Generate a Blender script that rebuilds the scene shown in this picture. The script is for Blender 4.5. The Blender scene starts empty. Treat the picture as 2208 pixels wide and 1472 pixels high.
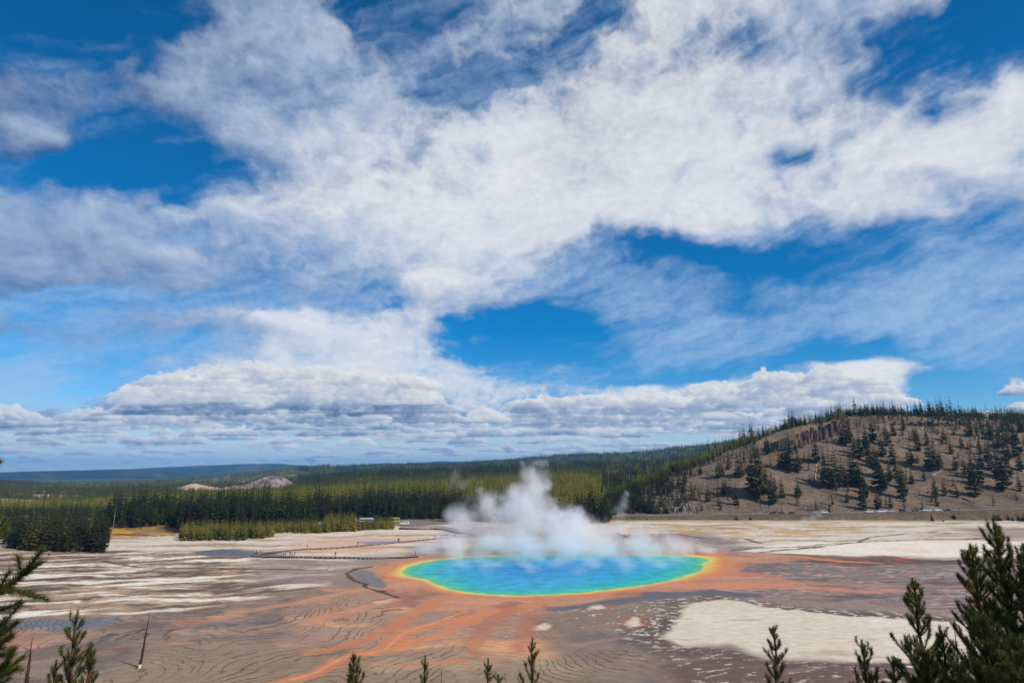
import bpy, bmesh, math, random, time
import numpy as np
from mathutils import Vector, Matrix
T0 = time.time()
C = bpy.context.scene
COL = C.collection
rad = math.radians

# ------------------------------------------------------------------ camera, world, sun, exposure
PITCH = rad(11.68)
FPX, CX, CY = 1350.0, 1104.0, 736.0        # focal length and centre in photograph pixels (2208 wide)
CAMH = 33.0
cam_d = bpy.data.cameras.new('camera')
cam = bpy.data.objects.new('camera', cam_d)
COL.objects.link(cam)
cam_d.sensor_width = 36.0
cam_d.lens = FPX / 2208.0 * 36.0
cam_d.clip_start = 0.1
cam_d.clip_end = 120000.0
cam.location = (0, 0, CAMH)
cam.rotation_euler = (math.pi / 2 + PITCH, 0, 0)
C.camera = cam

SUN_AZ, SUN_EL = rad(122), rad(42)           # clockwise from the view direction (+Y)
sun_vec = Vector((math.sin(SUN_AZ) * math.cos(SUN_EL), math.cos(SUN_AZ) * math.cos(SUN_EL), math.sin(SUN_EL)))
world = bpy.data.worlds.new('World')
C.world = world
world.use_nodes = True
wn, wl = world.node_tree.nodes, world.node_tree.links
wn.clear()
sky_t = wn.new('ShaderNodeTexSky')
sky_t.sky_type = 'NISHITA'
sky_t.sun_disc = False
sky_t.sun_elevation = SUN_EL
sky_t.sun_rotation = SUN_AZ
sky_t.altitude = 2200
sky_t.air_density = 1.0
sky_t.dust_density = 0.15
sky_t.ozone_density = 3.0
hs = wn.new('ShaderNodeHueSaturation')
hs.inputs['Hue'].default_value = 0.497
hs.inputs['Saturation'].default_value = 1.5
hs.inputs['Value'].default_value = 1.0
bg = wn.new('ShaderNodeBackground')
bg.inputs['Strength'].default_value = 0.12
wo = wn.new('ShaderNodeOutputWorld')
wl.new(sky_t.outputs[0], hs.inputs['Color'])
wl.new(hs.outputs[0], bg.inputs[0])
wl.new(bg.outputs[0], wo.inputs[0])

sun_d = bpy.data.lights.new('sun', 'SUN')
sun_d.energy = 4.4
sun_d.angle = rad(0.5)
sun_d.color = (1.0, 0.93, 0.83)
sun = bpy.data.objects.new('sun', sun_d)
COL.objects.link(sun)
sun.rotation_euler = sun_vec.to_track_quat('Z', 'Y').to_euler()
sun.location = (0, 0, 300)

C.view_settings.view_transform = 'Standard'
C.view_settings.look = 'None'
C.view_settings.exposure = 0.0
C.view_settings.gamma = 1.0
C.render.engine = 'CYCLES'
C.cycles.use_denoising = True
C.cycles.max_bounces = 8
C.cycles.diffuse_bounces = 2
C.cycles.glossy_bounces = 2
C.cycles.transparent_max_bounces = 16
C.cycles.volume_bounces = 10
C.cycles.volume_step_rate = 1.0
C.cycles.volume_max_steps = 256

# ------------------------------------------------------------------ helpers
rng = np.random.default_rng(7)
random.seed(7)
sp, cp = math.sin(PITCH), math.cos(PITCH)

def pray(px, py):
    """direction of the photograph's ray through (px, py)"""
    u = (np.asarray(px, float) - CX) / FPX
    v = (CY - np.asarray(py, float)) / FPX
    return u, cp - v * sp, sp + v * cp

def proj(x, y, z):
    dz = z - CAMH
    fw = y * cp + dz * sp
    up = -y * sp + dz * cp
    fw = np.maximum(fw, 1e-3)
    return CX + FPX * x / fw, CY - FPX * up / fw

def G(px, py, z=0.0):
    """point of the horizontal plane z seen at (px, py)"""
    a, b, c = pray(px, py)
    t = (z - CAMH) / c
    return a * t, b * t

def at_r(px, py, r):
    a, b, c = pray(px, py)
    k = r / math.hypot(a, b)
    return a * k, b * k, CAMH + c * k

_perm = rng.permutation(4096).astype(np.int64)
_ang = rng.random(4096) * 2 * np.pi
_gx, _gy = np.cos(_ang), np.sin(_ang)

def perlin(x, y, seed=0):
    x = np.asarray(x, float); y = np.asarray(y, float)
    xi = np.floor(x).astype(np.int64); yi = np.floor(y).astype(np.int64)
    xf = x - xi; yf = y - yi
    u = xf * xf * xf * (xf * (xf * 6 - 15) + 10)
    v = yf * yf * yf * (yf * (yf * 6 - 15) + 10)
    s = seed * 131
    def g(ix, iy, fx, fy):
        h = _perm[(_perm[(ix + s) & 4095] + iy) & 4095]
        return _gx[h] * fx + _gy[h] * fy
    a = g(xi, yi, xf, yf); b = g(xi + 1, yi, xf - 1, yf)
    c = g(xi, yi + 1, xf, yf - 1); d = g(xi + 1, yi + 1, xf - 1, yf - 1)
    return (a + u * (b - a)) * (1 - v) + (c + u * (d - c)) * v

def fbm(x, y, oct=4, seed=0, gain=0.5, lac=2.03):
    t = 0.0; a = 1.0; n = 0.0
    for i in range(oct):
        t = t + a * perlin(x, y, seed + i * 7)
        n += a; a *= gain
        x = x * lac + 13.7; y = y * lac - 7.3
    return t / n * 1.6

def sstep(a, b, x):
    t = np.clip((x - a) / (b - a), 0, 1)
    return t * t * (3 - 2 * t)

def lin(c):
    """colour given as the sRGB 0-255 one sees in sunlight -> linear albedo"""
    c = np.asarray(c, float) / 255.0
    return np.where(c <= 0.04045, c / 12.92, ((c + 0.055) / 1.055) ** 2.4)

def poly_sd(x, y, pts):
    """signed distance (metres, negative inside) from points to a closed polygon"""
    pts = np.asarray(pts, float)
    n = len(pts)
    d2 = np.full(x.shape, 1e18); ins = np.zeros(x.shape, bool)
    for i in range(n):
        ax, ay = pts[i]; bx, by = pts[(i + 1) % n]
        ex, ey = bx - ax, by - ay
        l2 = ex * ex + ey * ey + 1e-9
        t = np.clip(((x - ax) * ex + (y - ay) * ey) / l2, 0, 1)
        dx = x - ax - t * ex; dy = y - ay - t * ey
        d2 = np.minimum(d2, dx * dx + dy * dy)
        c = ((ay > y) != (by > y)) & (x < ex * (y - ay) / (ey if abs(ey) > 1e-9 else 1e-9) + ax)
        ins ^= c
    d = np.sqrt(d2)
    return np.where(ins, -d, d)

def line_sd(x, y, pts, widths=None):
    pts = np.asarray(pts, float)
    d = np.full(x.shape, 1e9)
    for i in range(len(pts) - 1):
        ax, ay = pts[i]; bx, by = pts[i + 1]
        ex, ey = bx - ax, by - ay
        l2 = ex * ex + ey * ey + 1e-9
        t = np.clip(((x - ax) * ex + (y - ay) * ey) / l2, 0, 1)
        q = np.hypot(x - ax - t * ex, y - ay - t * ey)
        if widths is not None:
            q = q - (widths[i] + t * (widths[i + 1] - widths[i]))
        d = np.minimum(d, q)
    return d

def GP(pts):
    return [tuple(float(q) for q in G(a, b)) for a, b in pts]

def tag(o, label=None, cat=None, group=None, kind=None):
    if label: o['label'] = label
    if cat: o['category'] = cat
    if group: o['group'] = group
    if kind: o['kind'] = kind
    return o

def link(o, parent=None):
    COL.objects.link(o)
    if parent is not None: o.parent = parent
    return o

def empty(name, loc=(0, 0, 0), rz=0.0, s=1.0):
    o = bpy.data.objects.new(name, None)
    o.empty_display_size = 0.3
    o.location = loc; o.rotation_euler = (0, 0, rz); o.scale = (s, s, s)
    return link(o)

def np_mesh(name, V, F, mats=(), smooth=False, fmat=None):
    """mesh from numpy vertices and faces (all faces with the same corner count)"""
    V = np.asarray(V, np.float32); F = np.asarray(F, np.int32)
    me = bpy.data.meshes.new(name)
    n, k = F.shape
    me.vertices.add(len(V)); me.vertices.foreach_set('co', V.ravel())
    me.loops.add(n * k); me.loops.foreach_set('vertex_index', F.ravel())
    me.polygons.add(n)
    me.polygons.foreach_set('loop_start', np.arange(0, n * k, k, dtype=np.int32))
    try: me.polygons.foreach_set('loop_total', np.full(n, k, np.int32))
    except Exception: pass
    if fmat is not None: me.polygons.foreach_set('material_index', np.asarray(fmat, np.int32))
    me.update(calc_edges=True)
    me.polygons.foreach_set('use_smooth', np.full(n, bool(smooth)))
    for m in mats: me.materials.append(m)
    return me

def obj(name, me, parent=None):
    return link(bpy.data.objects.new(name, me), parent)

def grid_faces(nr, nc):
    i = np.arange(nr - 1)[:, None] * nc + np.arange(nc - 1)[None, :]
    i = i.ravel()
    return np.stack([i, i + 1, i + nc + 1, i + nc], 1)

def set_col(me, name, rgb):
    a = me.attributes.new(name, 'FLOAT_COLOR', 'POINT')
    b = np.ones((len(rgb), 4), np.float32); b[:, :3] = rgb
    a.data.foreach_set('color', b.ravel())

def set_f(me, name, v):
    a = me.attributes.new(name, 'FLOAT', 'POINT')
    a.data.foreach_set('value', np.asarray(v, np.float32).ravel())

class NT:
    """small node-tree writer"""
    def __init__(s, name):
        s.m = bpy.data.materials.new(name); s.m.use_nodes = True
        s.t = s.m.node_tree; s.t.nodes.clear()
        s.out = s.t.nodes.new('ShaderNodeOutputMaterial')
    def n(s, typ, **kw):
        nd = s.t.nodes.new(typ)
        for k, v in kw.items(): setattr(nd, k, v)
        return nd
    def put(s, sock, v):
        if v is None: return
        if isinstance(v, bpy.types.NodeSocket): s.t.links.new(v, sock)
        else:
            if hasattr(sock, 'default_value'):
                try: sock.default_value = v
                except Exception: sock.default_value = tuple(v) + (1.0,)
    def math(s, op, a, b=None, c=None, clamp=False):
        nd = s.n('ShaderNodeMath', operation=op, use_clamp=clamp)
        s.put(nd.inputs[0], a); s.put(nd.inputs[1], b)
        if c is not None: s.put(nd.inputs[2], c)
        return nd.outputs[0]
    def vmath(s, op, a, b=None, scale=None):
        nd = s.n('ShaderNodeVectorMath', operation=op)
        s.put(nd.inputs[0], a)
        if b is not None: s.put(nd.inputs[1], b)
        if scale is not None: s.put(nd.inputs['Scale'], scale)
        return nd.outputs['Value'] if op in ('LENGTH', 'DISTANCE', 'DOT_PRODUCT') else nd.outputs[0]
    def noise(s, vec, scale, detail=3, rough=0.5, dist=0.0, typ=None, out=0):
        nd = s.n('ShaderNodeTexNoise')
        s.put(nd.inputs['Vector'], vec); s.put(nd.inputs['Scale'], scale)
        s.put(nd.inputs['Detail'], detail); s.put(nd.inputs['Roughness'], rough); s.put(nd.inputs['Distortion'], dist)
        return nd.outputs[out]
    def ramp(s, fac, a, b, lo=0.0, hi=1.0, smooth=True):
        nd = s.n('ShaderNodeMapRange', interpolation_type='SMOOTHSTEP' if smooth else 'LINEAR')
        s.put(nd.inputs[0], fac); s.put(nd.inputs[1], a); s.put(nd.inputs[2], b); s.put(nd.inputs[3], lo); s.put(nd.inputs[4], hi)
        return nd.outputs[0]
    def mix(s, fac, a, b, mode='MIX'):
        nd = s.n('ShaderNodeMix', data_type='RGBA', blend_type=mode)
        s.put(nd.inputs[0], fac); s.put(nd.inputs[6], a); s.put(nd.inputs[7], b)
        return nd.outputs[2]
    def attr(s, name, out='Color'):
        nd = s.n('ShaderNodeAttribute', attribute_name=name)
        return nd.outputs[out]
    def pos(s):
        return s.n('ShaderNodeNewGeometry').outputs['Position']
    def principled(s, color, rough=0.8, spec=0.3, bump=None, bump_strength=0.3, bump_dist=0.1, metallic=None):
        p = s.n('ShaderNodeBsdfPrincipled')
        s.put(p.inputs['Base Color'], color); s.put(p.inputs['Roughness'], rough)
        s.put(p.inputs['Specular IOR Level'], spec)
        if metallic is not None: s.put(p.inputs['Metallic'], metallic)
        if bump is not None:
            b = s.n('ShaderNodeBump'); s.put(b.inputs['Strength'], bump_strength); s.put(b.inputs['Distance'], bump_dist)
            s.put(b.inputs['Height'], bump); s.put(p.inputs['Normal'], b.outputs[0])
        s.t.links.new(p.outputs[0], s.out.inputs[0])
        return p

def simple_mat(name, color, rough=0.7, spec=0.3, var=0.15, scale=3.0, metallic=None):
    t = NT(name)
    p = t.n('ShaderNodeTexCoord').outputs['Object']
    nz = t.noise(p, scale, 3)
    f = t.ramp(nz, 0.3, 0.7, 1 - var, 1 + var)
    c = t.vmath('SCALE', tuple(color), None, f)
    t.principled(c, rough, spec, metallic=metallic)
    return t.m

def foliage_mat(name, ca, cb, cc=None, rough=0.65):
    """needles: colour varies from tree to tree and in clumps"""
    t = NT(name)
    oi = t.n('ShaderNodeObjectInfo')
    g = t.n('ShaderNodeNewGeometry')
    nz = t.noise(g.outputs['Position'], 0.9, 3)
    c = t.mix(oi.outputs['Random'], tuple(ca) + (1,), tuple(cb) + (1,))
    if cc is not None:
        f = t.ramp(t.noise(oi.outputs['Location'], 0.023, 3), 0.48, 0.62, 0, 1)
        c = t.mix(f, c, tuple(cc) + (1,))
    c = t.vmath('SCALE', c, None, t.ramp(nz, 0.3, 0.7, 0.7, 1.35))
    p = t.principled(c, rough, 0.2)
    tl = t.n('ShaderNodeBsdfTranslucent'); t.put(tl.inputs[0], c); mx = t.n('ShaderNodeMixShader'); mx.inputs[0].default_value = .45
    t.t.links.new(p.outputs[0], mx.inputs[1]); t.t.links.new(tl.outputs[0], mx.inputs[2]); t.t.links.new(mx.outputs[0], t.out.inputs[0])
    return t.m
# ------------------------------------------------------------------ the lie of the land
def az_of(px, py):
    a, b, c = pray(px, py)
    return np.arctan2(a, b)

def zrow(r, pts):
    az = []; z = []
    for px, py in pts:
        a, b, c = pray(px, py)
        az.append(math.atan2(a, b)); z.append(CAMH + r * c / math.hypot(a, b))
    return r, np.array(az), np.array(z)

def zrow_z(r, pts):
    return r, np.array([float(az_of(px, 1050)) for px, z in pts]), np.array([z for px, z in pts], float)

ROWS = [
    zrow_z(0, [(0, 0)]),
    zrow_z(430, [(0, 0)]),
    zrow_z(600, [(-600, 0), (850, 0), (1000, 2), (1200, 6), (1400, 12), (1800, 20)]),
    zrow_z(1000, [(-600, -13), (300, -12), (500, -8), (640, -3), (800, 2), (1000, 10), (1200, 17), (1400, 24), (1700, 34), (2600, 40)]),
    zrow(1500, [(-600, 1064), (0, 1064), (500, 1062), (600, 1055), (700, 1044), (800, 1034), (900, 1029), (1000, 1025), (1200, 1019), (1400, 1010), (1700, 985), (2600, 960)]),
    zrow(1850, [(-600, 1060), (400, 1057), (500, 1055), (620, 1048), (690, 1038), (760, 1028), (820, 1023), (900, 1021), (1000, 1017), (1200, 1011), (1400, 1003), (1700, 975), (2600, 950)]),
    zrow(2500, [(-600, 1056), (300, 1052), (500, 1047), (700, 1034), (900, 1024), (1200, 1014), (1400, 1004), (1700, 975), (2600, 950)]),
    zrow(4000, [(-600, 1045), (200, 1044), (300, 1040), (400, 1034), (500, 1024), (600, 1016), (650, 1011), (700, 1008), (800, 1005), (900, 1003),
                (1000, 1000), (1070, 996), (1140, 989), (1240, 983), (1340, 979), (1400, 975), (1500, 963), (1600, 949), (1700, 938), (2208, 925), (2600, 925)]),
    zrow(4600, [(-600, 1044), (300, 1041), (600, 1024), (900, 1010), (1200, 996), (1400, 983), (1700, 945), (2600, 935)]),
    zrow(6500, [(-600, 1039), (600, 1034), (900, 1025), (1400, 1015), (2600, 980)]),
    zrow(9000, [(-600, 1034), (900, 1030), (2600, 1020)]),
    zrow(20000, [(-600, 1026), (2600, 1022)]),
]
_rr = np.array([q[0] for q in ROWS], float)

def terrain_z(x, y):
    x = np.asarray(x, float); y = np.asarray(y, float)
    az = np.arctan2(x, y); r = np.hypot(x, y)
    zs = [np.interp(az, q[1], q[2]) if len(q[1]) > 1 else np.full(az.shape, q[2][0]) for q in ROWS]
    z = np.zeros(az.shape)
    for i in range(len(ROWS) - 1):
        m = (r >= _rr[i]) & (r < _rr[i + 1])
        t = (r - _rr[i]) / (_rr[i + 1] - _rr[i])
        t = t * t * (3 - 2 * t)
        z = np.where(m, zs[i] * (1 - t) + zs[i + 1] * t, z)
    z = np.where(r >= _rr[-1], zs[-1], z)
    k = sstep(700, 2500, r)
    z = z + k * (fbm(x / 500, y / 500, 4, 31) * 14 + fbm(x / 160, y / 160, 2, 35) * 3) * sstep(0, 1, k)
    u = x / np.maximum(y, 1)
    kk = sstep(_ca[0], _ca[3], u)
    z = z * (1 - kk * (1 - sstep(1000, 1500, y)))
    # the bank below the overlook, rising behind the camera
    bank = 31.2 - 0.56 * y + 0.05 * np.abs(x) * 0 + fbm(x / 14, y / 14, 3, 5) * 0.9
    bank = np.where(y < 0, 31.2 - 0.12 * y + fbm(x / 14, y / 14, 3, 5) * 0.9, bank)
    lo = np.logaddexp(0, bank / 2.5) * 2.5 - 0.5
    z = np.where(r < 140, np.maximum(z, lo * (1 - sstep(70, 100, y))), z)
    return z

# the bare hill on the right: foot by the straight road, crest against the sky (u = x / y, depth = y)
def at_Y(px, py, Y):
    a, b, c = (float(q) for q in pray(px, py))
    return a / b, CAMH + c / b * Y
CREST = [(1220, 1100, 462), (1300, 1083, 490), (1380, 1052, 545), (1440, 1027, 595), (1500, 1002, 622), (1560, 975, 640), (1620, 950, 655), (1680, 930, 668),
         (1740, 912, 680), (1800, 901, 688), (1900, 896, 690), (2000, 897, 690), (2100, 900, 686), (2208, 905, 680), (2400, 912, 670), (2800, 930, 660)]
_ca = np.array([at_Y(*q)[0] for q in CREST]); _cz = np.array([at_Y(*q)[1] for q in CREST]); _cr = np.array([q[2] for q in CREST], float)
_ROAD = [(1300, 1112), (1500, 1110), (1666, 1108), (1800, 1106), (1900, 1104.5), (2043, 1101), (2208, 1096), (2500, 1090)]
_ra = np.array([at_Y(a, b, 462)[0] for a, b in _ROAD]); _rz = np.array([at_Y(a, b, 462)[1] for a, b in _ROAD])

def hill_z(x, y):
    x = np.asarray(x, float); y = np.asarray(y, float)
    r = np.maximum(y, 1.0); az = x / r
    cr = np.interp(az, _ca, _cr); cz = np.interp(az, _ca, _cz)
    on = sstep(_ca[0], _ca[2], az)
    road = np.interp(az, _ra, _rz) * on
    s = np.clip((r - 476) / (cr - 476), 0, 1)
    prof = s ** 1.12 * (1 + 0.22 * np.sin(s * np.pi))
    z = road + (cz - road) * np.clip(prof, 0, 1.12)
    z = np.where(s >= 1, cz - 0.08 * (r - cr), z)
    foot = sstep(447, 456, r)
    z = np.where(r < 476, road * foot - 0.9 * (1 - foot), z)
    rough = sstep(0.03, 0.25, s)
    z = z + rough * (fbm(x / 60, y / 60, 4, 41) * 4.0 + fbm(x / 12, y / 12, 3, 43) * 0.9)
    a1, a2 = at_Y(1655, 950, 600)[0], at_Y(1815, 930, 600)[0]
    k = sstep(a1 - 0.02, a1 + 0.01, az) * (1 - sstep(a2 - 0.005, a2 + 0.015, az))
    z = z - k * 7.0 * sstep(0.60, 0.90, s) * (1 - sstep(0.90, 0.925, s))
    return z

def land_z(x, y):
    return np.maximum(terrain_z(x, y), np.where(np.asarray(x) > _ca[0] * np.maximum(np.asarray(y), 1), hill_z(x, y), -99))

def hit(px, py, r0=250.0, r1=3500.0):
    """first point of the land seen along the ray through (px, py)"""
    a, b, c = (float(q) for q in pray(px, py))
    h = math.hypot(a, b)
    r = np.concatenate([np.arange(r0, 900, 1.0), np.arange(900, r1, 8.0)])
    x = a / h * r; y = b / h * r; zr = CAMH + c / h * r
    d = zr - land_z(x, y)
    i = np.argmax(d <= 0)
    if d[i] > 0: i = len(r) - 1
    return float(x[i]), float(y[i]), float(land_z(x[i:i+1], y[i:i+1])[0])

# ------------------------------------------------------------------ pool outline and painted regions of the basin (photo pixels -> metres)
POOL = GP([(862, 1233), (868, 1224), (886, 1217), (915, 1210), (950, 1205), (1000, 1201), (1060, 1198), (1140, 1196), (1240, 1195), (1340, 1195),
           (1420, 1196), (1480, 1198), (1520, 1201), (1534, 1206), (1530, 1212), (1519, 1217), (1523, 1224), (1514, 1231), (1488, 1240), (1455, 1250),
           (1400, 1260), (1330, 1269), (1260, 1277), (1190, 1282), (1120, 1284), (1050, 1282), (1005, 1277), (968, 1270), (944, 1263), (928, 1256), (920, 1250),
           (900, 1247), (878, 1243), (866, 1239)])

CREAM = lin((216, 200, 180)); BRIGHT = lin((232, 219, 200)); GREY = lin((130, 110, 98)); MAUVE = lin((148, 128, 114)); DARK = lin((84, 66, 56))
SLATE = lin((96, 95, 97)); ORANGE = lin((216, 122, 62)); RUST = lin((176, 92, 56)); SALMON = lin((204, 138, 102)); PEACH = lin((222, 164, 116))
YELLOW = lin((236, 186, 46)); GREEN = lin((104, 186, 62)); TEAL = lin((22, 164, 150)); BLUE = lin((0, 128, 186)); DEEP = lin((0, 98, 184)); BROWN = lin((112, 82, 60))
GOLD = lin((190, 150, 80)); OLIVE = lin((130, 118, 60)); TAN = lin((176, 148, 118)); WETBLUE = lin((110, 114, 120))

def blob_(X, Y):
    return np.exp(-((X + 172) / 40) ** 2 - ((Y - 352) / 12) ** 2)

def basin_paint(X, Y):
    n = X.size
    w1 = fbm(X / 26, Y / 34, 4, 60); w2 = fbm(X / 26, Y / 34, 4, 70)
    wx = X + 7 * w1; wy = Y + 9 * w2
    fine = fbm(X / 5.5, Y / 6.5, 5, 80)
    mid = fbm(X / 18, Y / 16, 5, 90, 0.55)
    streak = fbm((wx * 0.96 + wy * 0.28) / 34, (wy * 0.96 - wx * 0.28) / 7.5, 5, 100, 0.6)
    streak2 = fbm((wx * 0.99 + wy * 0.1) / 60, (wy - wx * 0.1) / 11, 5, 110, 0.6)
    col = np.empty((n, 3))
    wet = np.zeros(n); lines = np.zeros(n)
    def over(c, m):
        nonlocal col
        col = col * (1 - m[:, None]) + np.asarray(c)[None, :] * m[:, None]
    def P(pts, soft=4.0, rag=0.0, warp=True):
        d = poly_sd(wx if warp else X, wy if warp else Y, GP(pts)) + rag * (mid * 6 + fine * 3)
        return 1 - sstep(-soft, soft, d)
    def L(pts, w, soft=1.0, rag=0.6, ww=None):
        d = line_sd(X + 1.6 * w1 + 1.2 * fine, Y + 2.5 * w2 + 1.5 * fine, GP(pts), ww) - (w if ww is None else 0) + rag * fine
        return 1 - sstep(0, soft, d)
    col[:] = MAUVE
    over(GREY, sstep(-0.1, 0.5, mid) * 0.7)
    # --- far pale flats, whole width
    m = P([(-500, 1112), (2700, 1112), (2700, 1205), (1900, 1203), (1700, 1198), (1560, 1190), (1000, 1190), (850, 1205), (500, 1205), (300, 1215), (-500, 1230)], 5, 0.6)
    over(TAN, m)
    over(CREAM, m * sstep(-0.25, 0.2, streak2 + 0.1))
    over(GREY, m * sstep(0.18, 0.5, streak) * 0.75)
    over(GOLD, m * sstep(0.15, 0.6, mid) * 0.35)
    over(OLIVE, m * sstep(425, 446, Y + 12 * mid) * 0.75)
    m = P([(205, 1116), (395, 1114), (398, 1148), (392, 1151), (240, 1157), (205, 1164)], 2.5, 0.2)
    over(lin((150, 118, 70)), m); over(lin((206, 152, 66)), m * sstep(-0.05, 0.2, streak2 + .25 * blob_(X, Y))); over(lin((104, 84, 62)), m * sstep(0.0, 0.3, mid))
    over(DARK * .5, L([(228, 1160), (300, 1157), (388, 1152)], 0.6, 1.2, 0.5))
    # --- streaky field on the left
    m = P([(-500, 1180), (240, 1185), (520, 1195), (760, 1203), (820, 1210), (740, 1235), (690, 1262), (560, 1290), (420, 1316), (200, 1330), (-500, 1352)], 3, 0.5)
    over(TAN * 0.92, m)
    over(BRIGHT, m * sstep(0.02, 0.22, streak))
    over(GREY * 0.62, m * sstep(0.0, 0.25, -streak + 0.3 * fine))
    over(DARK * 1.1, m * sstep(0.28, 0.5, -streak2 + 0.4 * fine) * 0.85)
    m2 = P([(560, 1200), (900, 1195), (870, 1215), (790, 1225), (760, 1238), (690, 1264), (520, 1250), (540, 1225)], 6, 0.4)
    over(MAUVE * 1.1, m2 * 0.75); over(CREAM, m2 * sstep(0.2, 0.35, streak2) * 0.8); wet = np.maximum(wet, m2 * 0.35)
    m = P([(-500, 1165), (120, 1178), (300, 1195), (200, 1208), (60, 1225), (-500, 1240)], 6, 0.5)
    over(BROWN * 1.2, m * 0.6 * sstep(-0.4, 0.3, mid))
    m = P([(420, 1188), (470, 1184), (560, 1186), (600, 1196), (560, 1204), (470, 1200), (440, 1196)], 2)
    over(SLATE, m); wet = np.maximum(wet, m)
    m = P([(545, 1193), (600, 1186), (760, 1180), (900, 1176), (830, 1186), (700, 1192)], 3, 0.3); over(SALMON * 1.05, m * 0.45)
    m = P([(780, 1168), (850, 1164), (860, 1169), (800, 1174)], 2); over(lin((60, 120, 170)), m); wet = np.maximum(wet, m)
    m = P([(620, 1170), (760, 1160), (930, 1158), (940, 1164), (870, 1164), (780, 1176), (640, 1182)], 3, 0.4); over(SALMON, m * 0.4)
    # --- lower left: grey brown terraces
    ml = P([(-500, 1345), (150, 1333), (400, 1320), (560, 1294), (690, 1268), (800, 1275), (880, 1310), (880, 1345), (840, 1395), (900, 1480), (900, 1700), (-500, 1700)], 3, 0.4)
    over(lin((146, 124, 106)), ml)
    over(SLATE, ml * sstep(0.0, 0.5, streak + 0.25) * 0.55)
    over(lin((190, 154, 126)), ml * sstep(0.0, 0.35, mid) * 0.7); over(lin((108, 88, 78)), ml * sstep(0.0, 0.35, -fbm(wx / 24, wy / 11, 5, 135)) * 0.55)
    over(SALMON, ml * sstep(0.2, 0.5, fbm(wx / 30, wy / 14, 4, 130)) * 0.5)
    lines = np.maximum(lines, ml * sstep(360, 170, np.hypot(X, Y)))
    wet = np.maximum(wet, ml * sstep(0.0, 0.4, streak) * 0.7)
    m = P([(-500, 1348), (60, 1338), (260, 1330), (200, 1352), (-500, 1370)], 3, 0.3); over(WETBLUE, m * 0.8); wet = np.maximum(wet, m)
    # bottom: olive grey terraces
    mb = P([(330, 1395), (560, 1385), (700, 1378), (860, 1408), (980, 1405), (1180, 1408), (1380, 1400), (1400, 1440), (1440, 1700), (100, 1700)], 3, 0.4)
    over(lin((150, 128, 104)), mb * 0.85)
    over(lin((120, 104, 82)), mb * sstep(0.0, 0.5, mid) * 0.6)
    over(lin((186, 158, 128)), mb * sstep(0.1, 0.4, -mid) * 0.6)
    lines = np.maximum(lines, mb)
    # --- centre: runoff fan south of the pool
    mc = P([(690, 1262), (880, 1262), (1000, 1290), (1200, 1306), (1240, 1312), (1200, 1340), (1180, 1385), (1080, 1410), (900, 1416), (800, 1412), (700, 1400), (620, 1385), (640, 1330), (640, 1290)], 5, 0.8)
    over(lin((170, 136, 114)), mc * 0.9)
    over(lin((166, 134, 118)), mc * sstep(0.0, 0.35, -streak) * 0.8)
    over(PEACH, mc * sstep(0.1, 0.4, fbm(wx / 40, wy / 9, 5, 140)) * 0.75)
    over(lin((186, 120, 84)), mc * sstep(0.12, 0.45, fbm((wx + 0.5 * wy) / 12, (wy - 0.5 * wx) / 40, 5, 145)) * 0.6)
    lines = np.maximum(lines, mc * 0.5 * sstep(300, 160, np.hypot(X, Y)))
    m = P([(1080, 1370), (1190, 1378), (1200, 1400), (1060, 1412), (860, 1410), (900, 1380)], 3, 0.6)
    over(PEACH * 0.95, m * sstep(-0.2, 0.2, streak2))
    # --- lower middle: grey brown, white crusts
    mm = P([(1190, 1308), (1300, 1300), (1420, 1292), (1500, 1286), (1440, 1330), (1420, 1380), (1400, 1420), (1500, 1480), (1900, 1700), (1300, 1700), (1330, 1440), (1200, 1400), (1170, 1350)], 4, 0.5)
    over(lin((136, 116, 100)), mm)
    over(SLATE * 0.85, mm * sstep(0.0, 0.4, mid) * 0.8)
    over(lin((176, 140, 120)), mm * sstep(0.0, 0.4, -streak) * 0.6)
    # --- right: mauve rippled flats
    mr = P([(1520, 1196), (1640, 1192), (1720, 1200), (1830, 1206), (1960, 1212), (2100, 1210), (2208, 1205), (2900, 1205), (2900, 1340), (2208, 1330), (2000, 1310), (1850, 1300), (1700, 1290), (1600, 1282), (1500, 1282)], 3, 0.25)
    over(lin((128, 110, 100)), mr)
    over(WETBLUE * 0.85, mr * sstep(0.0, 0.35, streak2) * 0.6)
    over(DARK * 1.1, mr * sstep(0.0, 0.4, -streak2 + 0.4 * fine) * 0.65); over(lin((176, 158, 150)), mr * sstep(0.1, 0.3, fbm(X / 14, Y / 1.8, 5, 152, .6)) * .6)
    over(lin((212, 158, 132)), mr * sstep(0.05, 0.25, fbm(X / 4, Y / 2.6, 4, 150, .6)) * sstep(-0.2, 0.3, streak2 + mid * 0.5) * 0.8)
    wet = np.maximum(wet, mr * 0.6)
    m = P([(1600, 1196), (1720, 1192), (1900, 1198), (1990, 1206), (2208, 1203), (2500, 1203), (2500, 1212), (2208, 1212), (1990, 1216), (1850, 1222), (1700, 1208)], 2, 0.3)
    over(DARK, m * 0.8); over(ORANGE * 0.6, m * sstep(0.05, 0.3, fbm(X / 6, Y / 5, 3, 155)) * P([(1700, 1195), (1960, 1200), (1960, 1226), (1700, 1212)], 8) * 1.0)
    m = P([(1560, 1182), (1640, 1176), (1760, 1186), (1640, 1196), (1560, 1190)], 3, 0.4); over(SLATE, m * 0.8); wet = np.maximum(wet, m)
    # grey flats right of and behind the pool
    m = P([(1380, 1150), (1520, 1148), (1620, 1170), (1560, 1188), (1400, 1192), (1000, 1190), (900, 1196), (860, 1180), (1000, 1166), (1200, 1160)], 6, 0.5)
    over(lin((150, 130, 124)), m * 0.8); over(SLATE, m * sstep(0, 0.4, mid) * 0.5)
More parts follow.
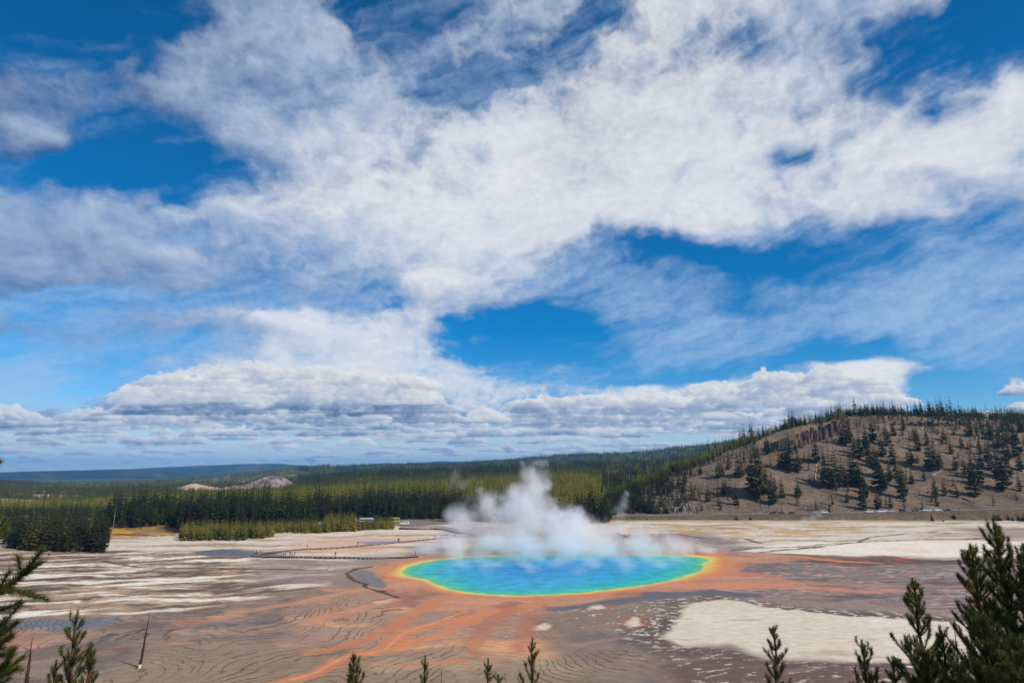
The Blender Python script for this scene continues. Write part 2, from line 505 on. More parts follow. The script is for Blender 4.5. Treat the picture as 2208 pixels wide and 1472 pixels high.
    m = P([(1000, 1176), (1300, 1170), (1320, 1194), (960, 1198)], 5, 0.5); over(SALMON, m * 0.8)
    # bright flat on the right, with dark channels
    m = P([(1560, 1190), (1650, 1176), (1760, 1168), (1900, 1166), (2100, 1164), (2208, 1166), (2900, 1166), (2900, 1196), (2208, 1198), (2070, 1200), (1950, 1197), (1860, 1198), (1700, 1192)], 3, 0.2)
    over(BRIGHT, m); over(PEACH, m * sstep(0.0, 0.4, mid) * 0.3)
    m = P([(1400, 1134), (1560, 1130), (1760, 1128), (1900, 1132), (1840, 1150), (1650, 1158), (1480, 1152)], 5, 0.8)
    over(GOLD, m * sstep(-0.1, 0.3, mid) * 0.7)
    m = P([(2050, 1138), (2500, 1132), (2500, 1165), (2150, 1162)], 6, 0.6); over(GREY * 1.2, m * 0.7)
    CH = DARK * 0.8
    for pts, w in (([(1560, 1188), (1640, 1180), (1740, 1178), (1800, 1172), (1860, 1168), (1960, 1164), (2080, 1163), (2140, 1158)], 0.7),
                   ([(1700, 1184), (1800, 1176), (1850, 1168), (1870, 1158), (1960, 1150)], 0.45), ([(1620, 1192), (1700, 1184), (1770, 1180)], 0.8),
                   ([(1440, 1150), (1520, 1160), (1600, 1160), (1640, 1170)], 0.8), ([(1500, 1140), (1640, 1138), (1760, 1143)], 0.5),
                   ([(2140, 1158), (2080, 1150), (1980, 1146)], 0.4), ([(2300, 1180), (2150, 1186), (2080, 1192)], 0.6),
                   ([(-60, 1212), (120, 1200), (220, 1192), (320, 1188)], 0.5), ([(220, 1210), (300, 1222), (480, 1226), (700, 1228)], 0.5)):
        over(CH, L(pts, w, 0.9, 1.0) * 0.85)
    # white fan lower right
    fan = [(1420, 1372), (1440, 1350), (1465, 1320), (1490, 1300), (1540, 1290), (1600, 1296), (1680, 1312), (1760, 1322), (1860, 1330), (2000, 1338), (2208, 1342),
           (2500, 1342), (2500, 1450), (2208, 1428), (2000, 1424), (1840, 1434), (1720, 1430), (1640, 1426), (1600, 1412), (1540, 1402), (1470, 1396)]
    d = poly_sd(X + 2.5 * w1 + 1.0 * fine, Y + 3.0 * w2 + 1.2 * fine, GP(fan))
    over(DARK * 1.1, (1 - sstep(0, 11, d)) * sstep(-0.3, 0.3, mid + 0.2) * 0.8)
    over(BRIGHT, (1 - sstep(0, 12, d)) * sstep(0.08, 0.3, fbm(X / 2.2, Y / 2.0, 5, 160, .6)) * 0.8)
    over(lin((214, 199, 176)), 1 - sstep(-1.2, 0.8, d + 1.2 * fine))
    mf = 1 - sstep(-3, 0, d)
    over(BRIGHT, mf * sstep(0.0, 0.5, mid) * 0.6)
    over(TAN, mf * sstep(0.15, 0.5, streak2) * 0.55)
    over(lin((160, 140, 112)), mf * sstep(0.32, 0.5, fbm(X / 20, Y / 6, 4, 162)) * 0.7)
    lines = lines * (1 - mf); wet = wet * (1 - mf)
    # white crusts (mid and bottom right)
    for pts in ([(1270, 1302), (1300, 1300), (1312, 1308), (1290, 1314), (1272, 1310)], [(1352, 1340), (1366, 1328), (1385, 1345), (1372, 1352), (1354, 1350)],
                [(1148, 1352), (1170, 1344), (1184, 1352), (1176, 1358), (1152, 1358)], [(800, 1298), (866, 1286), (880, 1288), (850, 1296), (808, 1304)],
                [(1142, 1316), (1170, 1314), (1172, 1322), (1146, 1324)]):
        dd = poly_sd(X + 1.8 * fine, Y + 2.4 * fine, GP(pts)) + .9 * mid
        over(ORANGE * 0.5, (1 - sstep(0, 2.5, dd)) * 0.5); over(CREAM, (1 - sstep(-0.8, 0.7, dd)) * .9)
    mk = P([(1120, 1312), (1480, 1296), (1480, 1345), (1430, 1380), (1380, 1370), (1300, 1350), (1130, 1330)], 5)
    over(BRIGHT, mk * sstep(0.24, 0.44, fbm(X / 1.8, Y / 2.0, 5, 170, .6) + 0.25 * mid) * 0.85)
    mk = P([(1400, 1400), (1560, 1404), (1640, 1430), (1900, 1440), (2300, 1450), (2300, 1800), (1500, 1800), (1430, 1440)], 4, 0.3)
    over(lin((104, 82, 72)), mk * 0.9)
    over(lin((150, 126, 108)), mk * sstep(0.0, 0.4, streak) * 0.7)
    over(BRIGHT * 0.8, mk * sstep(0.20, 0.42, fbm((X + 0.3 * Y) / 3.4, (Y - 0.3 * X) / 1.1, 5, 175, .6) + .25 * mid) * 0.8)
    # --- orange mat round the pool
    mat = [(785, 1240), (792, 1226), (830, 1212), (880, 1203), (950, 1197), (1040, 1192), (1200, 1188), (1380, 1190), (1480, 1188), (1560, 1186), (1610, 1188), (1660, 1196), (1740, 1206),
           (1690, 1212), (1640, 1212), (1600, 1222), (1590, 1232), (1640, 1242), (1740, 1256), (1600, 1268), (1520, 1268), (1440, 1278), (1350, 1290), (1260, 1298), (1200, 1308),
           (1180, 1322), (1080, 1324), (1010, 1312), (940, 1318), (880, 1308), (850, 1292), (830, 1276), (800, 1262)]
    d = poly_sd(X + 2.5 * w1 + 1.0 * fine, Y + 3.0 * w2 + 1.5 * fine, GP(mat))
    m = 1 - sstep(-1.5, 1.8, d)
    lines = lines * (1 - m); wet = np.maximum(wet, m * 0.5)
    over(lin((192, 134, 100)), m)
    over(lin((150, 124, 114)), m * sstep(78, 118, X + 14 * mid) * .65)
    over(lin((160, 128, 112)), m * sstep(-0.05, 0.3, fbm(wx / 30, wy / 6, 5, 180, .6)) * sstep(2, 16, poly_sd(X, Y, POOL)) * .6)
    over(lin((204, 146, 112)), m * sstep(-0.05, 0.35, streak2 + 0.2 * mid) * 0.8)
    over(lin((140, 96, 84)), m * sstep(0.05, 0.45, -mid + 0.2 * streak) * 0.7)
    d = poly_sd(X + 0.8 * fine, Y + 1.0 * fine, GP([(762, 1236), (775, 1228), (800, 1232), (820, 1246), (836, 1264), (824, 1268), (800, 1262), (775, 1252)]))
    over(lin((124, 118, 116)), 1 - sstep(-0.5, 0.8, d))
    over(DARK * 0.6, L([(800, 1222), (765, 1228), (752, 1236), (756, 1244), (775, 1256), (800, 1268), (850, 1284), (872, 1290)], 0.35, 0.8, 0.6) * 0.9)
    m = P([(1190, 1302), (1300, 1296), (1430, 1280), (1520, 1272), (1640, 1276), (1640, 1284), (1500, 1284), (1430, 1294), (1330, 1302), (1240, 1310), (1190, 1312)], 1.5, 0.2); over(SLATE * 0.75, m * 0.85); wet = np.maximum(wet, m)
    # orange tongues running right and down
    for pts, ww, c, a in (
        ([(1500, 1264), (1620, 1262), (1760, 1266), (1860, 1274), (1960, 1272)], [4, 4, 2.5, 1.2, .4], (204, 134, 98), .8),
        ([(1520, 1252), (1660, 1252), (1800, 1258), (1950, 1262), (2200, 1260)], [3, 2.5, 2, 1.2, .6], (186, 126, 102), .6),
        ([(1640, 1194), (1720, 1200), (1800, 1208), (1900, 1214)], [4, 3, 1.8, .5], (210, 134, 94), .8),
        ([(1540, 1236), (1640, 1238), (1700, 1244)], [3, 2, .5], (200, 120, 90), .7),
        ([(1180, 1296), (1120, 1310), (1040, 1330), (960, 1342), (905, 1352), (872, 1364), (856, 1380), (845, 1396), (815, 1406), (770, 1412), (728, 1426), (700, 1440), (672, 1456), (610, 1472), (540, 1490)],
         [1.6, 1.6, 1.6, 1.8, 1.8, 2.0, 2.2, 2.2, 1.6, 1.1, 1.3, 1.2, 1.0, .9, .9], (204, 130, 82), .8),
        ([(940, 1300), (880, 1330), (850, 1350), (800, 1370), (770, 1386), (700, 1404), (650, 1410)], [1.5, 1.2, 1.2, 1.4, 1.2, .8, .4], (200, 122, 78), .75),
        ([(1100, 1312), (1060, 1350), (1020, 1384), (1030, 1410)], [2, 1.6, 1.2, .6], (180, 104, 70), .6),
        ([(1060, 1318), (960, 1366), (900, 1384), (860, 1400)], [1.6, 1.6, 1.4, .8], (214, 132, 84), .6),
        ([(780, 1268), (700, 1288), (560, 1312), (500, 1322)], [1.4, 1.6, 1.4, .4], (206, 140, 104), .6),
        ([(860, 1290), (760, 1316), (700, 1330), (660, 1345)], [1.2, 1.8, 1.8, .8], (210, 140, 100), .55),
        ([(700, 1440), (770, 1432), (860, 1438), (1000, 1425)], [.6, .5, .5, .3], (200, 120, 78), .5),
        ([(1150, 1325), (1130, 1366), (1120, 1400)], [1.6, 1.2, .6], (176, 104, 74), .6)):
        m = L(pts, 0, 1.6, 0.8, ww)
        over(lin(c), m * a)
        wet = np.maximum(wet, m * 0.6); lines = lines * (1 - 0.9 * m)
    for pts, w in (([(1010, 1318), (950, 1338), (900, 1352), (866, 1368), (850, 1388), (836, 1400), (790, 1410), (745, 1417), (705, 1436), (676, 1452), (615, 1470)], 0.3),):
        over(lin((226, 152, 100)), L(pts, 0.12, 0.6, 0.5) * 0.75)
    # --- bacterial rings of the pool
    d = poly_sd(X, Y, POOL)
    dn = d + 0.9 * fine + 1.6 * mid * sstep(-1, 3, d)
    side = 1 + 0.6 * sstep(-10, -60, X) * 1.0 + 1.3 * sstep(40, 84, X)
    q = dn / side
    rm = 1 - sstep(1.6, 5.2, q + 3.0 * mid); over(lin((212, 134, 78)), rm * .85)
    rm = 1 - sstep(0.7, 2.6, q + 1.8 * mid); over(lin((226, 166, 84)), rm)
    rm = 1 - sstep(0.0, 1.3, q + 1.1 * mid); over(lin((226, 194, 84)), rm)
    near = 1 - sstep(0, 8, d); lines = lines * (1 - near); wet = np.maximum(wet, near)
    return col, wet, lines, d

# basin sheet: finer towards the camera
def build_basin():
    nu, nt = 1000, 345
    u = np.linspace(-0.95, 0.95, nu)
    t = np.linspace(33 / 96.0, 33 / 462.0, nt)
    Yr = 33 / t
    X = (u[None, :] * Yr[:, None]).ravel(); Y = np.repeat(Yr, nu)
    col, wet, lines, d = basin_paint(X, Y)
    near = sstep(2, 25, d)
    Z = (fbm(X / 22, Y / 22, 4, 200) * 0.30 + fbm(X / 4, Y / 4, 2, 210) * 0.05) * near
    Z = Z - np.where(d < 0, np.minimum(2.0, -d * 0.25), 0)
    Z = Z - 0.5 * sstep(446, 456, Y) * sstep(_ca[0], _ca[1], X / Y)
    F = grid_faces(nt, nu)
    me = np_mesh('ground', np.stack([X, Y, Z], 1), F, smooth=True)
    lum = col.mean(1, keepdims=True); col = np.clip(lum * .97 + (col - lum) * 1.0, 0.01, .8)
    set_col(me, 'Col', col * 0.95); set_f(me, 'wet', wet); set_f(me, 'lines', lines)
    n = NT('sinter_ground')
    p = n.pos()
    c = n.attr('Col')
    ps = n.vmath('MULTIPLY', p, (0.45, 1.0, 1.0)); f1 = n.noise(ps, 0.8, 6, 0.62); f2 = n.noise(ps, 6.0, 4, 0.6)
    sc = n.math('MULTIPLY', n.ramp(f1, 0.25, 0.75, 0.84, 1.16), n.ramp(f2, 0.25, 0.75, 0.93, 1.07))
    c = n.vmath('SCALE', c, None, sc)
    # terrace lips: level lines of a slowly varying field, about 0.25 m wide
    e = 0.35
    wv = n.vmath('MULTIPLY', p, (1.0, 0.55, 0.0))
    wv = n.vmath('ADD', wv, n.vmath('SCALE', n.noise(p, 0.035, 1.5, 0.5, out=1), None, 22.0))
    def fld(off):
        v = n.vmath('ADD', wv, off)
        a = n.noise(v, 0.020, 1, 0.3)
        b = n.noise(v, 0.26, 4, 0.62)
        return n.math('ADD', a, n.math('MULTIPLY', b, 0.034))
    f0 = fld((0, 0, 0)); fx = fld((e, 0, 0)); fy = fld((0, e, 0))
    gx = n.math('SUBTRACT', fx, f0); gy = n.math('SUBTRACT', fy, f0)
    g = n.math('SQRT', n.math('ADD', n.math('MULTIPLY', gx, gx), n.math('ADD', n.math('MULTIPLY', gy, gy), 1e-8)))
    K = 66.0
    ph = n.math('FRACT', n.math('MULTIPLY', f0, K))
    dist = n.math('ABSOLUTE', n.math('SUBTRACT', ph, 0.5))
    wpx = n.math('MULTIPLY', g, K / e * 0.27)
    ln = n.math('SUBTRACT', 1.0, n.math('DIVIDE', dist, n.math('MAXIMUM', wpx, 0.004)), clamp=True)
    brk = n.ramp(n.noise(p, 0.07, 4, 0.6), 0.38, 0.52, 0.2, 1.0)
    ln = n.math('MULTIPLY', n.math('MULTIPLY', ln, n.attr('lines', 'Fac')), brk)
    c = n.mix(n.math('MULTIPLY', ln, 0.74), c, (0.035, 0.022, 0.016, 1))
    hgt = n.math('ADD', n.math('MULTIPLY', f1, 0.5), n.math('MULTIPLY', f2, 0.15))
    hgt = n.math('SUBTRACT', hgt, n.math('MULTIPLY', ln, 0.3))
    ro = n.ramp(n.attr('wet', 'Fac'), 0, 1, 0.95, 0.42, False)
    n.principled(c, ro, 0.22, hgt, 0.13, 0.08)
    me.materials.append(n.m)
    o = obj('ground', me); tag(o, kind='structure')
build_basin()

def build_water():
    xs = [p[0] for p in POOL]; ys = [p[1] for p in POOL]
    nx, ny = 260, 200
    gx = np.linspace(min(xs) - 2, max(xs) + 2, nx); gy = np.linspace(min(ys) - 2, max(ys) + 2, ny)
    X, Y = np.meshgrid(gx, gy); X = X.ravel(); Y = Y.ravel()
    d = poly_sd(X, Y, POOL)
    F = grid_faces(ny, nx)
    keep = (d[F] < 1.5).all(1)
    F = F[keep]
    used = np.unique(F); re = np.full(len(X), -1); re[used] = np.arange(len(used)); F = re[F]
    X, Y, d = X[used], Y[used], d[used]
    w = fbm(X / 12, Y / 14, 4, 220)
    d = d + 0.7 * fbm(X / 4, Y / 4, 4, 225)
    q = -d + 2.2 * w * sstep(1, 8, -d)
    col = np.tile(lin((240, 196, 50)), (len(X), 1))
    def over(c, m):
        nonlocal col
        col = col * (1 - m[:, None]) + lin(c)[None] * m[:, None]
    side = 1 + 1.0 * sstep(-10, -62, X) + 1.0 * sstep(40, 84, X)
    q = q / side
    over((164, 190, 96), sstep(0.1, 0.5, q)); over((96, 184, 116), sstep(0.4, 1.1, q)); over((40, 172, 152), sstep(1.0, 3.0, q))
    over((8, 160, 178), sstep(4, 8, q)); over((4, 150, 190), sstep(10, 19, q)); over((0, 128, 186), sstep(19, 34, q + 6 * w))
    me = np_mesh('pool_water', np.stack([X, Y, np.full(len(X), -0.035)], 1), F, smooth=True)
    set_col(me, 'Col', col)
    n = NT('spring_water')
    p = n.pos()
    c = n.attr('Col')
    nz = n.noise(p, 0.22, 5, 0.65)
    c = n.vmath('SCALE', c, None, n.ramp(nz, 0.3, 0.7, 0.76, 1.3))
    b = n.noise(n.vmath('MULTIPLY', p, (1.0, 1.6, 1)), 2.2, 3, 0.6)
    n.principled(c, 0.35, 0.06, b, 0.25, 0.06)
    me.materials.append(n.m)
    o = obj('hot_spring_pool', me)
    tag(o, 'large round hot spring of deep blue water shading to green and yellow at its rim', 'hot spring')
    o['kind'] = 'structure'
build_water()

# wide terrain
def forest_region(px, r, x, y):
    """0 none; 1 dark mature, cloud shade partly put into its tone; 2 yellow green; 3 mid green; returns class and density factor"""
    nz = fbm(x / 90, y / 90, 3, 300); nf = fbm(x / 30, y / 30, 3, 305)
    front = np.interp(px, [-300, 0, 100, 200, 230, 250, 385, 395, 640, 700, 760, 900, 960, 1100, 1290, 1330, 1400, 1450, 1500], [640, 640, 600, 560, 520, 446, 446, 398, 402, 424, 442, 446, 430, 420, 418, 425, 450, 520, 600])
    cls = np.zeros(px.shape, int)
    inn = r > front + 4 * nf
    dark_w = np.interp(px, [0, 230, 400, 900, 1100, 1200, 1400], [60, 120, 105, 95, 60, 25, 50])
    cls = np.where(inn, np.where(r < front + dark_w + 30 * nz, 1, 2), 0)  # front strip dark: taller trees, with cloud shade put into their colour
    cls = np.where(inn & (r > 1150 + 150 * nz), 3, cls)
    cls = np.where((r > 1350) & (px > 640) & (nz > 0.05), 1, cls)
    cls = np.where((r > 1350) & (px > 640) & (nz < -0.25), 2, cls)
    cls = np.where((r > 2600), np.where(nz > 0.12, 1, np.where(nz < -0.15, 2, 3)), cls)
    # clearings
    out = (px < 62 + 14 * nf * 3) & (r > 470) & (r < 560)
    out |= (np.abs(px - 235 - 15 * nf) < 110) & (np.abs(r - 725 - 0.05 * (px - 235)) < 34 + 25 * nf)
    out |= (np.abs(px - 100) < 50) & (np.abs(r - 700) < 20)
    out |= (px > 872) & (px < 912) & (np.abs(r - 560 - (px - 890) * 1.2) < 16)
    out |= (px > 690) & (px < 760) & (np.abs(r - 1720) < 30) & (nf > -0.1)
    out |= (px > 878) & (px < 930) & (np.abs(r - 1650) < 35) & (nf > -0.2)
    out |= (px > 380) & (px < 640) & (r > 1480) & (r < 1900)
    out |= (px > 1400) & (y < 640)
    out |= (px > 690) & (px < 975) & (r < 450)
    out |= (r > 1150) & (px < 640) & (nz > 0.10)
    out |= (r > 1950) & (px < 600) & (r < 3200) & (nf > 0.1)
    cls = np.where(out, 0, cls)
    return cls

def build_terrain():
    azs = np.linspace(-1.25, 1.25, 620)
    rs = np.concatenate([np.linspace(2, 130, 60), np.linspace(140, 420, 10), np.geomspace(430, 22000, 240)])
    A, R = np.meshgrid(azs, rs); A = A.ravel(); R = R.ravel()
    X = R * np.sin(A); Y = R * np.cos(A)
    Z = terrain_z(X, Y)
    sheet = (np.abs(X / np.maximum(Y, 1)) < 0.945) & (Y > 98) & (Y < 461)
    Z = np.where(sheet, Z - 2.5, Z)
    Z = np.where(~sheet & (R > 100) & (Y < 480), Z - 0.12, Z)
    Z = np.where((X / np.maximum(Y, 1) > _ca[1]) & (Y > 462) & (Y < 1000), np.minimum(Z, -3), Z)
    px, py = proj(X, Y, Z)
    pr = 1104 + 1350 * 1.026 * np.tan(np.clip(A, -1.4, 1.4))
    cls = forest_region(pr, R, X, Y)
    nz = fbm(X / 120, Y / 120, 5, 320); nf = fbm(X / 25, Y / 25, 4, 330)
    floor = lin((62, 68, 34)); col = np.tile(floor, (len(X), 1))
    def over(c, m):
        nonlocal col
        col = col * (1 - m[:, None]) + np.asarray(c)[None] * m[:, None]
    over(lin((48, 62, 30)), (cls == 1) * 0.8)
    over(lin((96, 104, 44)), (cls == 2) * 0.7)
    bare = (cls == 0) & (R > 200)
    over(lin((172, 140, 96)), bare * 1.0)
    over(lin((120, 104, 66)), bare * sstep(-0.1, 0.4, nz))
    mead = bare & (R < 600)
    over(lin((170, 132, 70)), mead * 0.9); over(lin((122, 98, 70)), mead * sstep(0.0, 0.15, fbm(X / 60, Y / 14, 3, 340)) * 0.8)
    over(lin((206, 170, 140)), (bare & (R > 600) & (R < 1960)) * sstep(-0.4, 0.2, nf) * 0.8)
    far = R > 1950
    over(lin((112, 112, 70)), (far & (cls == 0)) * 0.8)
    over(lin((70, 90, 50)), (R > 4300) * 1.0); over(lin((50, 70, 40)), (R > 4300) * sstep(-0.1, 0.3, nz)); over(lin((140, 130, 90)), (R > 5000) * sstep(0.3, 0.45, fbm(X / 700, Y / 900, 4, 350)) * 0.7)
    over(lin((110, 92, 66)), (R < 130) * 1.0); over(lin((74, 70, 38)), (R < 130) * sstep(-0.2, 0.3, nf))
    me = np_mesh('terrain', np.stack([X, Y, Z], 1), grid_faces(len(rs), len(azs)), smooth=True)
    set_col(me, 'Col', col * 0.9)
    n = NT('forest_floor')
    p = n.pos(); c = n.attr('Col')
    sc = n.math('MULTIPLY', n.ramp(n.noise(p, 0.35, 5, 0.6), 0.25, 0.75, 0.6, 1.4), n.ramp(n.noise(p, 0.02, 5, 0.65), 0.3, 0.7, 0.65, 1.35))
    c = n.vmath('SCALE', c, None, sc)
    n.principled(c, 0.95, 0.1, n.noise(p, 0.05, 6, 0.7), 1.0, 6.0)
    me.materials.append(n.m)
    tag(obj('terrain', me), kind='structure')
build_terrain()

def ridge(name, pts, r, front, back, base_z, seed, colfn, amp=1.0, nc=320, nr=46):
    """a distant ridge: crest line given by its skyline and distance, slopes falling to base_z in front and behind"""
    pts = [(a, b) for a, b in pts]
    az = np.array([float(az_of(a, b)) for a, b in pts]); cz = np.array([at_r(a, b, r)[2] for a, b in pts])
    A = np.linspace(az[0], az[-1], nc); zc = np.interp(A, az, cz)
    s = np.linspace(-1, 1, nr)
    AA, S = np.meshgrid(A, s); ZC = np.tile(zc, (nr, 1))
    RR = r + np.where(S < 0, S * front, S * back)
    X = RR * np.sin(AA); Y = RR * np.cos(AA)
    gul = fbm(AA * r / (front * 0.35), S * 1.5, 4, seed, 0.6)
    a = np.abs(S)
    prof = np.clip(1 - a, 0, 1)
    prof = np.where(S < 0, sstep(0, 0.95, prof + 0.18 * gul * a * amp), prof)
    Z = base_z + (ZC - base_z) * prof
    Z = np.where(S == 0, ZC, Z)
    Z = Z + (fbm(X / (front * .12), Y / (front * .12), 3, seed + 3) * (ZC - base_z) * 0.05) * (a > 0.05)
    Z[0] = base_z - 20; Z[-1] = base_z - 20; Z[:, 0] = base_z - 20; Z[:, -1] = base_z - 20
    me = np_mesh(name, np.stack([X.ravel(), Y.ravel(), Z.ravel()], 1), grid_faces(nr, nc), smooth=True)
    set_col(me, 'Col', colfn(X.ravel(), Y.ravel(), Z.ravel(), S.ravel(), gul.ravel()))
    n = NT(name + '_ground')
    p = n.pos(); c = n.attr('Col')
    k = 60.0 / front
    c = n.vmath('SCALE', c, None, n.math('MULTIPLY', n.ramp(n.noise(p, k, 5, 0.7), 0.3, 0.7, 0.6, 1.4), n.ramp(n.noise(p, k * 8, 3, 0.7), 0.3, 0.7, 0.7, 1.3)))
    n.principled(c, 0.95, 0.1, n.noise(p, k * 2, 5, 0.7), 1.0, front * 0.02)
    me.materials.append(n.m)
    return tag(obj(name, me), kind='structure')

def mesa_col(X, Y, Z, S, g):
    col = np.tile(lin((38, 56, 44)), (len(X), 1))
    m = sstep(0.15, 0.45, fbm(X / 500, Y / 500, 4, 401) + 0.3 * g)[:, None] * sstep(-0.02, -0.2, S)[:, None]
    col = col * (1 - 0.45 * m) + lin((120, 92, 84))[None] * 0.45 * m
    m = sstep(0.1, 0.4, fbm(X / 900, Y / 300, 3, 404))[:, None]
    return (col * (1 - 0.3 * m) + lin((90, 104, 60))[None] * 0.3 * m) * 0.9
ridge('mesa', [(-500, 1023), (-100, 1020), (0, 1018), (60, 1016), (150, 1014), (200, 1013), (262, 1011), (330, 1014), (400, 1020), (480, 1028), (560, 1034)], 8000, 900, 2500, -88, 410, mesa_col)
ridge('mesa', [(120, 1030), (200, 1022), (232, 1015), (280, 1011), (330, 1008), (400, 1005), (480, 1002), (545, 1000), (580, 999), (620, 1001), (680, 1005), (740, 1009), (900, 1014), (1000, 1020)], 10500, 1500, 3000, -110, 420, mesa_col)
ridge('mountain', [(600, 1012), (700, 1008), (780, 1002), (815, 999), (835, 998), (860, 999.5), (900, 998), (925, 996), (950, 994), (980, 995), (1020, 994.5), (1050, 993), (1072, 990), (1092, 993), (1150, 995), (1300, 985), (1600, 970)], 15000, 2500, 3000, -60, 430, mesa_col)
def dark_col(X, Y, Z, S, g):
    m = sstep(-0.1, 0.4, fbm(X / 120, Y / 120, 4, 441))[:, None]
    return lin((44, 56, 34))[None] * (1 - 0.4 * m) + lin((110, 84, 70))[None] * 0.4 * m
ridge('hill', [(-700, 1026), (-300, 1028), (-60, 1031), (0, 1033), (60, 1035), (100, 1039), (130, 1044), (160, 1048)], 3000, 500, 600, -32, 440, dark_col)
def knoll_col(X, Y, Z, S, g):
    m = sstep(-0.1, 0.35, fbm(X / 30, Y / 30, 4, 451))[:, None]
    c = lin((176, 150, 146))[None] * (1 - 0.75 * m) + lin((60, 60, 52))[None] * 0.75 * m
    low = sstep(-2, -6, Z)[:, None]
    return c * (1 - low) + lin((196, 164, 138))[None] * low
ridge('knoll', [(440, 1060), (480, 1051), (515, 1045), (535, 1041), (552, 1035), (570, 1029), (588, 1025), (604, 1027), (618, 1032), (632, 1040), (650, 1050), (680, 1060)], 1700, 120, 160, -16, 450, knoll_col, nc=120, nr=40)
ridge('mound', [(340, 1062), (370, 1054), (395, 1048), (410, 1043), (422, 1042), (440, 1046), (470, 1051), (520, 1060)], 1690, 70, 80, -18, 455, lambda X, Y, Z, S, g: np.tile(lin((196, 168, 140)), (len(X), 1)), nc=60, nr=24)

def build_hill():
    nc, nr = 460, 240
    A = np.linspace(_ca[0] - 0.05, _ca[-1], nc)
    rs = np.concatenate([np.linspace(440, 476, 22)[:-1], np.linspace(476, 760, 170), np.linspace(765, 1300, nr - 191)])
    AA, RR = np.meshgrid(A, rs); AA = AA.ravel(); RR = RR.ravel()
    X = RR * AA; Y = RR.copy(); Z = hill_z(X, Y)
    Z = Z - sstep(_ca[0] + 0.02, _ca[0] - 0.03, AA) * 6
    n1 = fbm(X / 30, Y / 30, 5, 501); n2 = fbm(X / 8, Y / 8, 4, 511)
    col = np.tile(lin((142, 122, 102)), (len(X), 1))
    def over(c, m):
        nonlocal col
        col = col * (1 - m[:, None]) + lin(c)[None] * m[:, None]
    over((156, 130, 104), sstep(0, 0.4, n1) * 0.7); over((108, 92, 82), sstep(0.05, 0.4, -n1 + 0.3 * n2) * 0.7)
    over((150, 112, 70), sstep(0.15, 0.4, fbm(X / 45, Y / 45, 3, 521)) * 0.5)
    over((126, 106, 70), sstep(451, 446, RR) * 0.6 * (n2 > -0.2)); over((112, 92, 66), sstep(444, 455, RR) * sstep(458, 455, RR) * 0.6)
    a1, a2 = at_Y(1400, 1095, 470)[0], at_Y(1505, 1095, 470)[0]
    m = sstep(a1 - .03, a1, AA) * sstep(a2 + .02, a2, AA) * sstep(476, 484, RR) * sstep(505, 492, RR)
    over((150, 138, 128), m * sstep(-0.2, 0.3, fbm(X / 3, Y / 18, 3, 531)))
    over((96, 96, 54), sstep(0, 40, RR - np.interp(AA, _ca, _cr)) * 0.6)
    me = np_mesh('hillside', np.stack([X, Y, Z], 1), grid_faces(len(rs), nc), smooth=True)
    set_col(me, 'Col', col * 0.62)
    n = NT('scree')
    p = n.pos(); c = n.attr('Col')
    c = n.vmath('SCALE', c, None, n.math('MULTIPLY', n.ramp(n.noise(p, 0.5, 5, 0.7), 0.25, 0.75, 0.6, 1.4), n.ramp(n.noise(p, 0.06, 4, 0.6), 0.3, 0.7, 0.8, 1.2)))
    n.principled(c, 0.95, 0.1, n.noise(p, 0.25, 6, 0.75), 0.9, 1.2)
    me.materials.append(n.m)
    tag(obj('hillside', me), kind='structure')
build_hill()
# ------------------------------------------------------------------ sky: cloud sheet high above, clear air between the clouds
def grid_from(rows):
    ys = np.array(sorted(rows)); M = np.array([[int(ch) for ch in rows[y]] for y in ys], float) / 9.0
    return ys.astype(float), M
TG = grid_from({
    -200: '00048862234687777766532',
    0:   '00014888723563888667732'[:20] + '610',
    100: '12238887434347874643210'[:20] + '112',
    200: '75468656731569998864589',
    300: '75133778869988998879999'[:22] + '8',
    350: '21111356868989999879999'[:22] + '8',
    400: '66532467988999998778767',
    450: '67787788899999999888852',
    500: '77654678899999986532211',
    550: '88775466788865331111111',
    600: '88876435565752110000000',
    650: '74222333355741000000000',
    700: '52344678863100000000000',
    750: '12334588874000000000000',
    800: '11235899987321000268610',
    850: '11258889988645764799600',
    900: '77478888888788888888645',
    950: '55566655666656666666555',
    1000: '66666666666666666666666'})
VG = grid_from({
    -200: '00013333223333333332100',
    0:   '00012333233444444443100',
    100: '12223444344444444433211',
    200: '33333444554444444443333',
    300: '32223444444444444444444',
    350: '31112344444444444444444',
    400: '65323444444444444444444',
    450: '66665444444444444444555',
    500: '66666666555555555543555',
    550: '66666666555544332123566',
    600: '66655555544555542335667',
    650: '66555555443345643456777',
    700: '55555555432123567777777',
    750: '45555544432134666534666',
    800: '66444444455543444211345',
    850: '76444444455542112211123',
    900: '88777666666666666663222',
    950: '88888877777777777776444',
    1000: '99999999999988888888777'})
SG = grid_from({
    -200: '55555555555444444444445',
    0:   '66666555555432112343345',
    100: '66555554443321123323345',
    200: '65554444432110001123211',
    300: '55554332211100001111000',
    350: '44443221111100011111011',
    400: '44443221111011111112223',
    450: '44333211110000111122234',
    500: '55444332111001111222222',
    550: '55544433211112222222222',
    600: '66554443221122222222222',
    650: '77665443222222222222222',
    700: '66554431112222222222222',
    750: '44444321112222222222222',
    800: '33332211111111111111123',
    850: '66654432222211122331145',
    880: '77788898765443334665346',
    900: '66677766655443333455446',
    950: '55555544444433333333444',
    1000: '44444444443333333333444'})

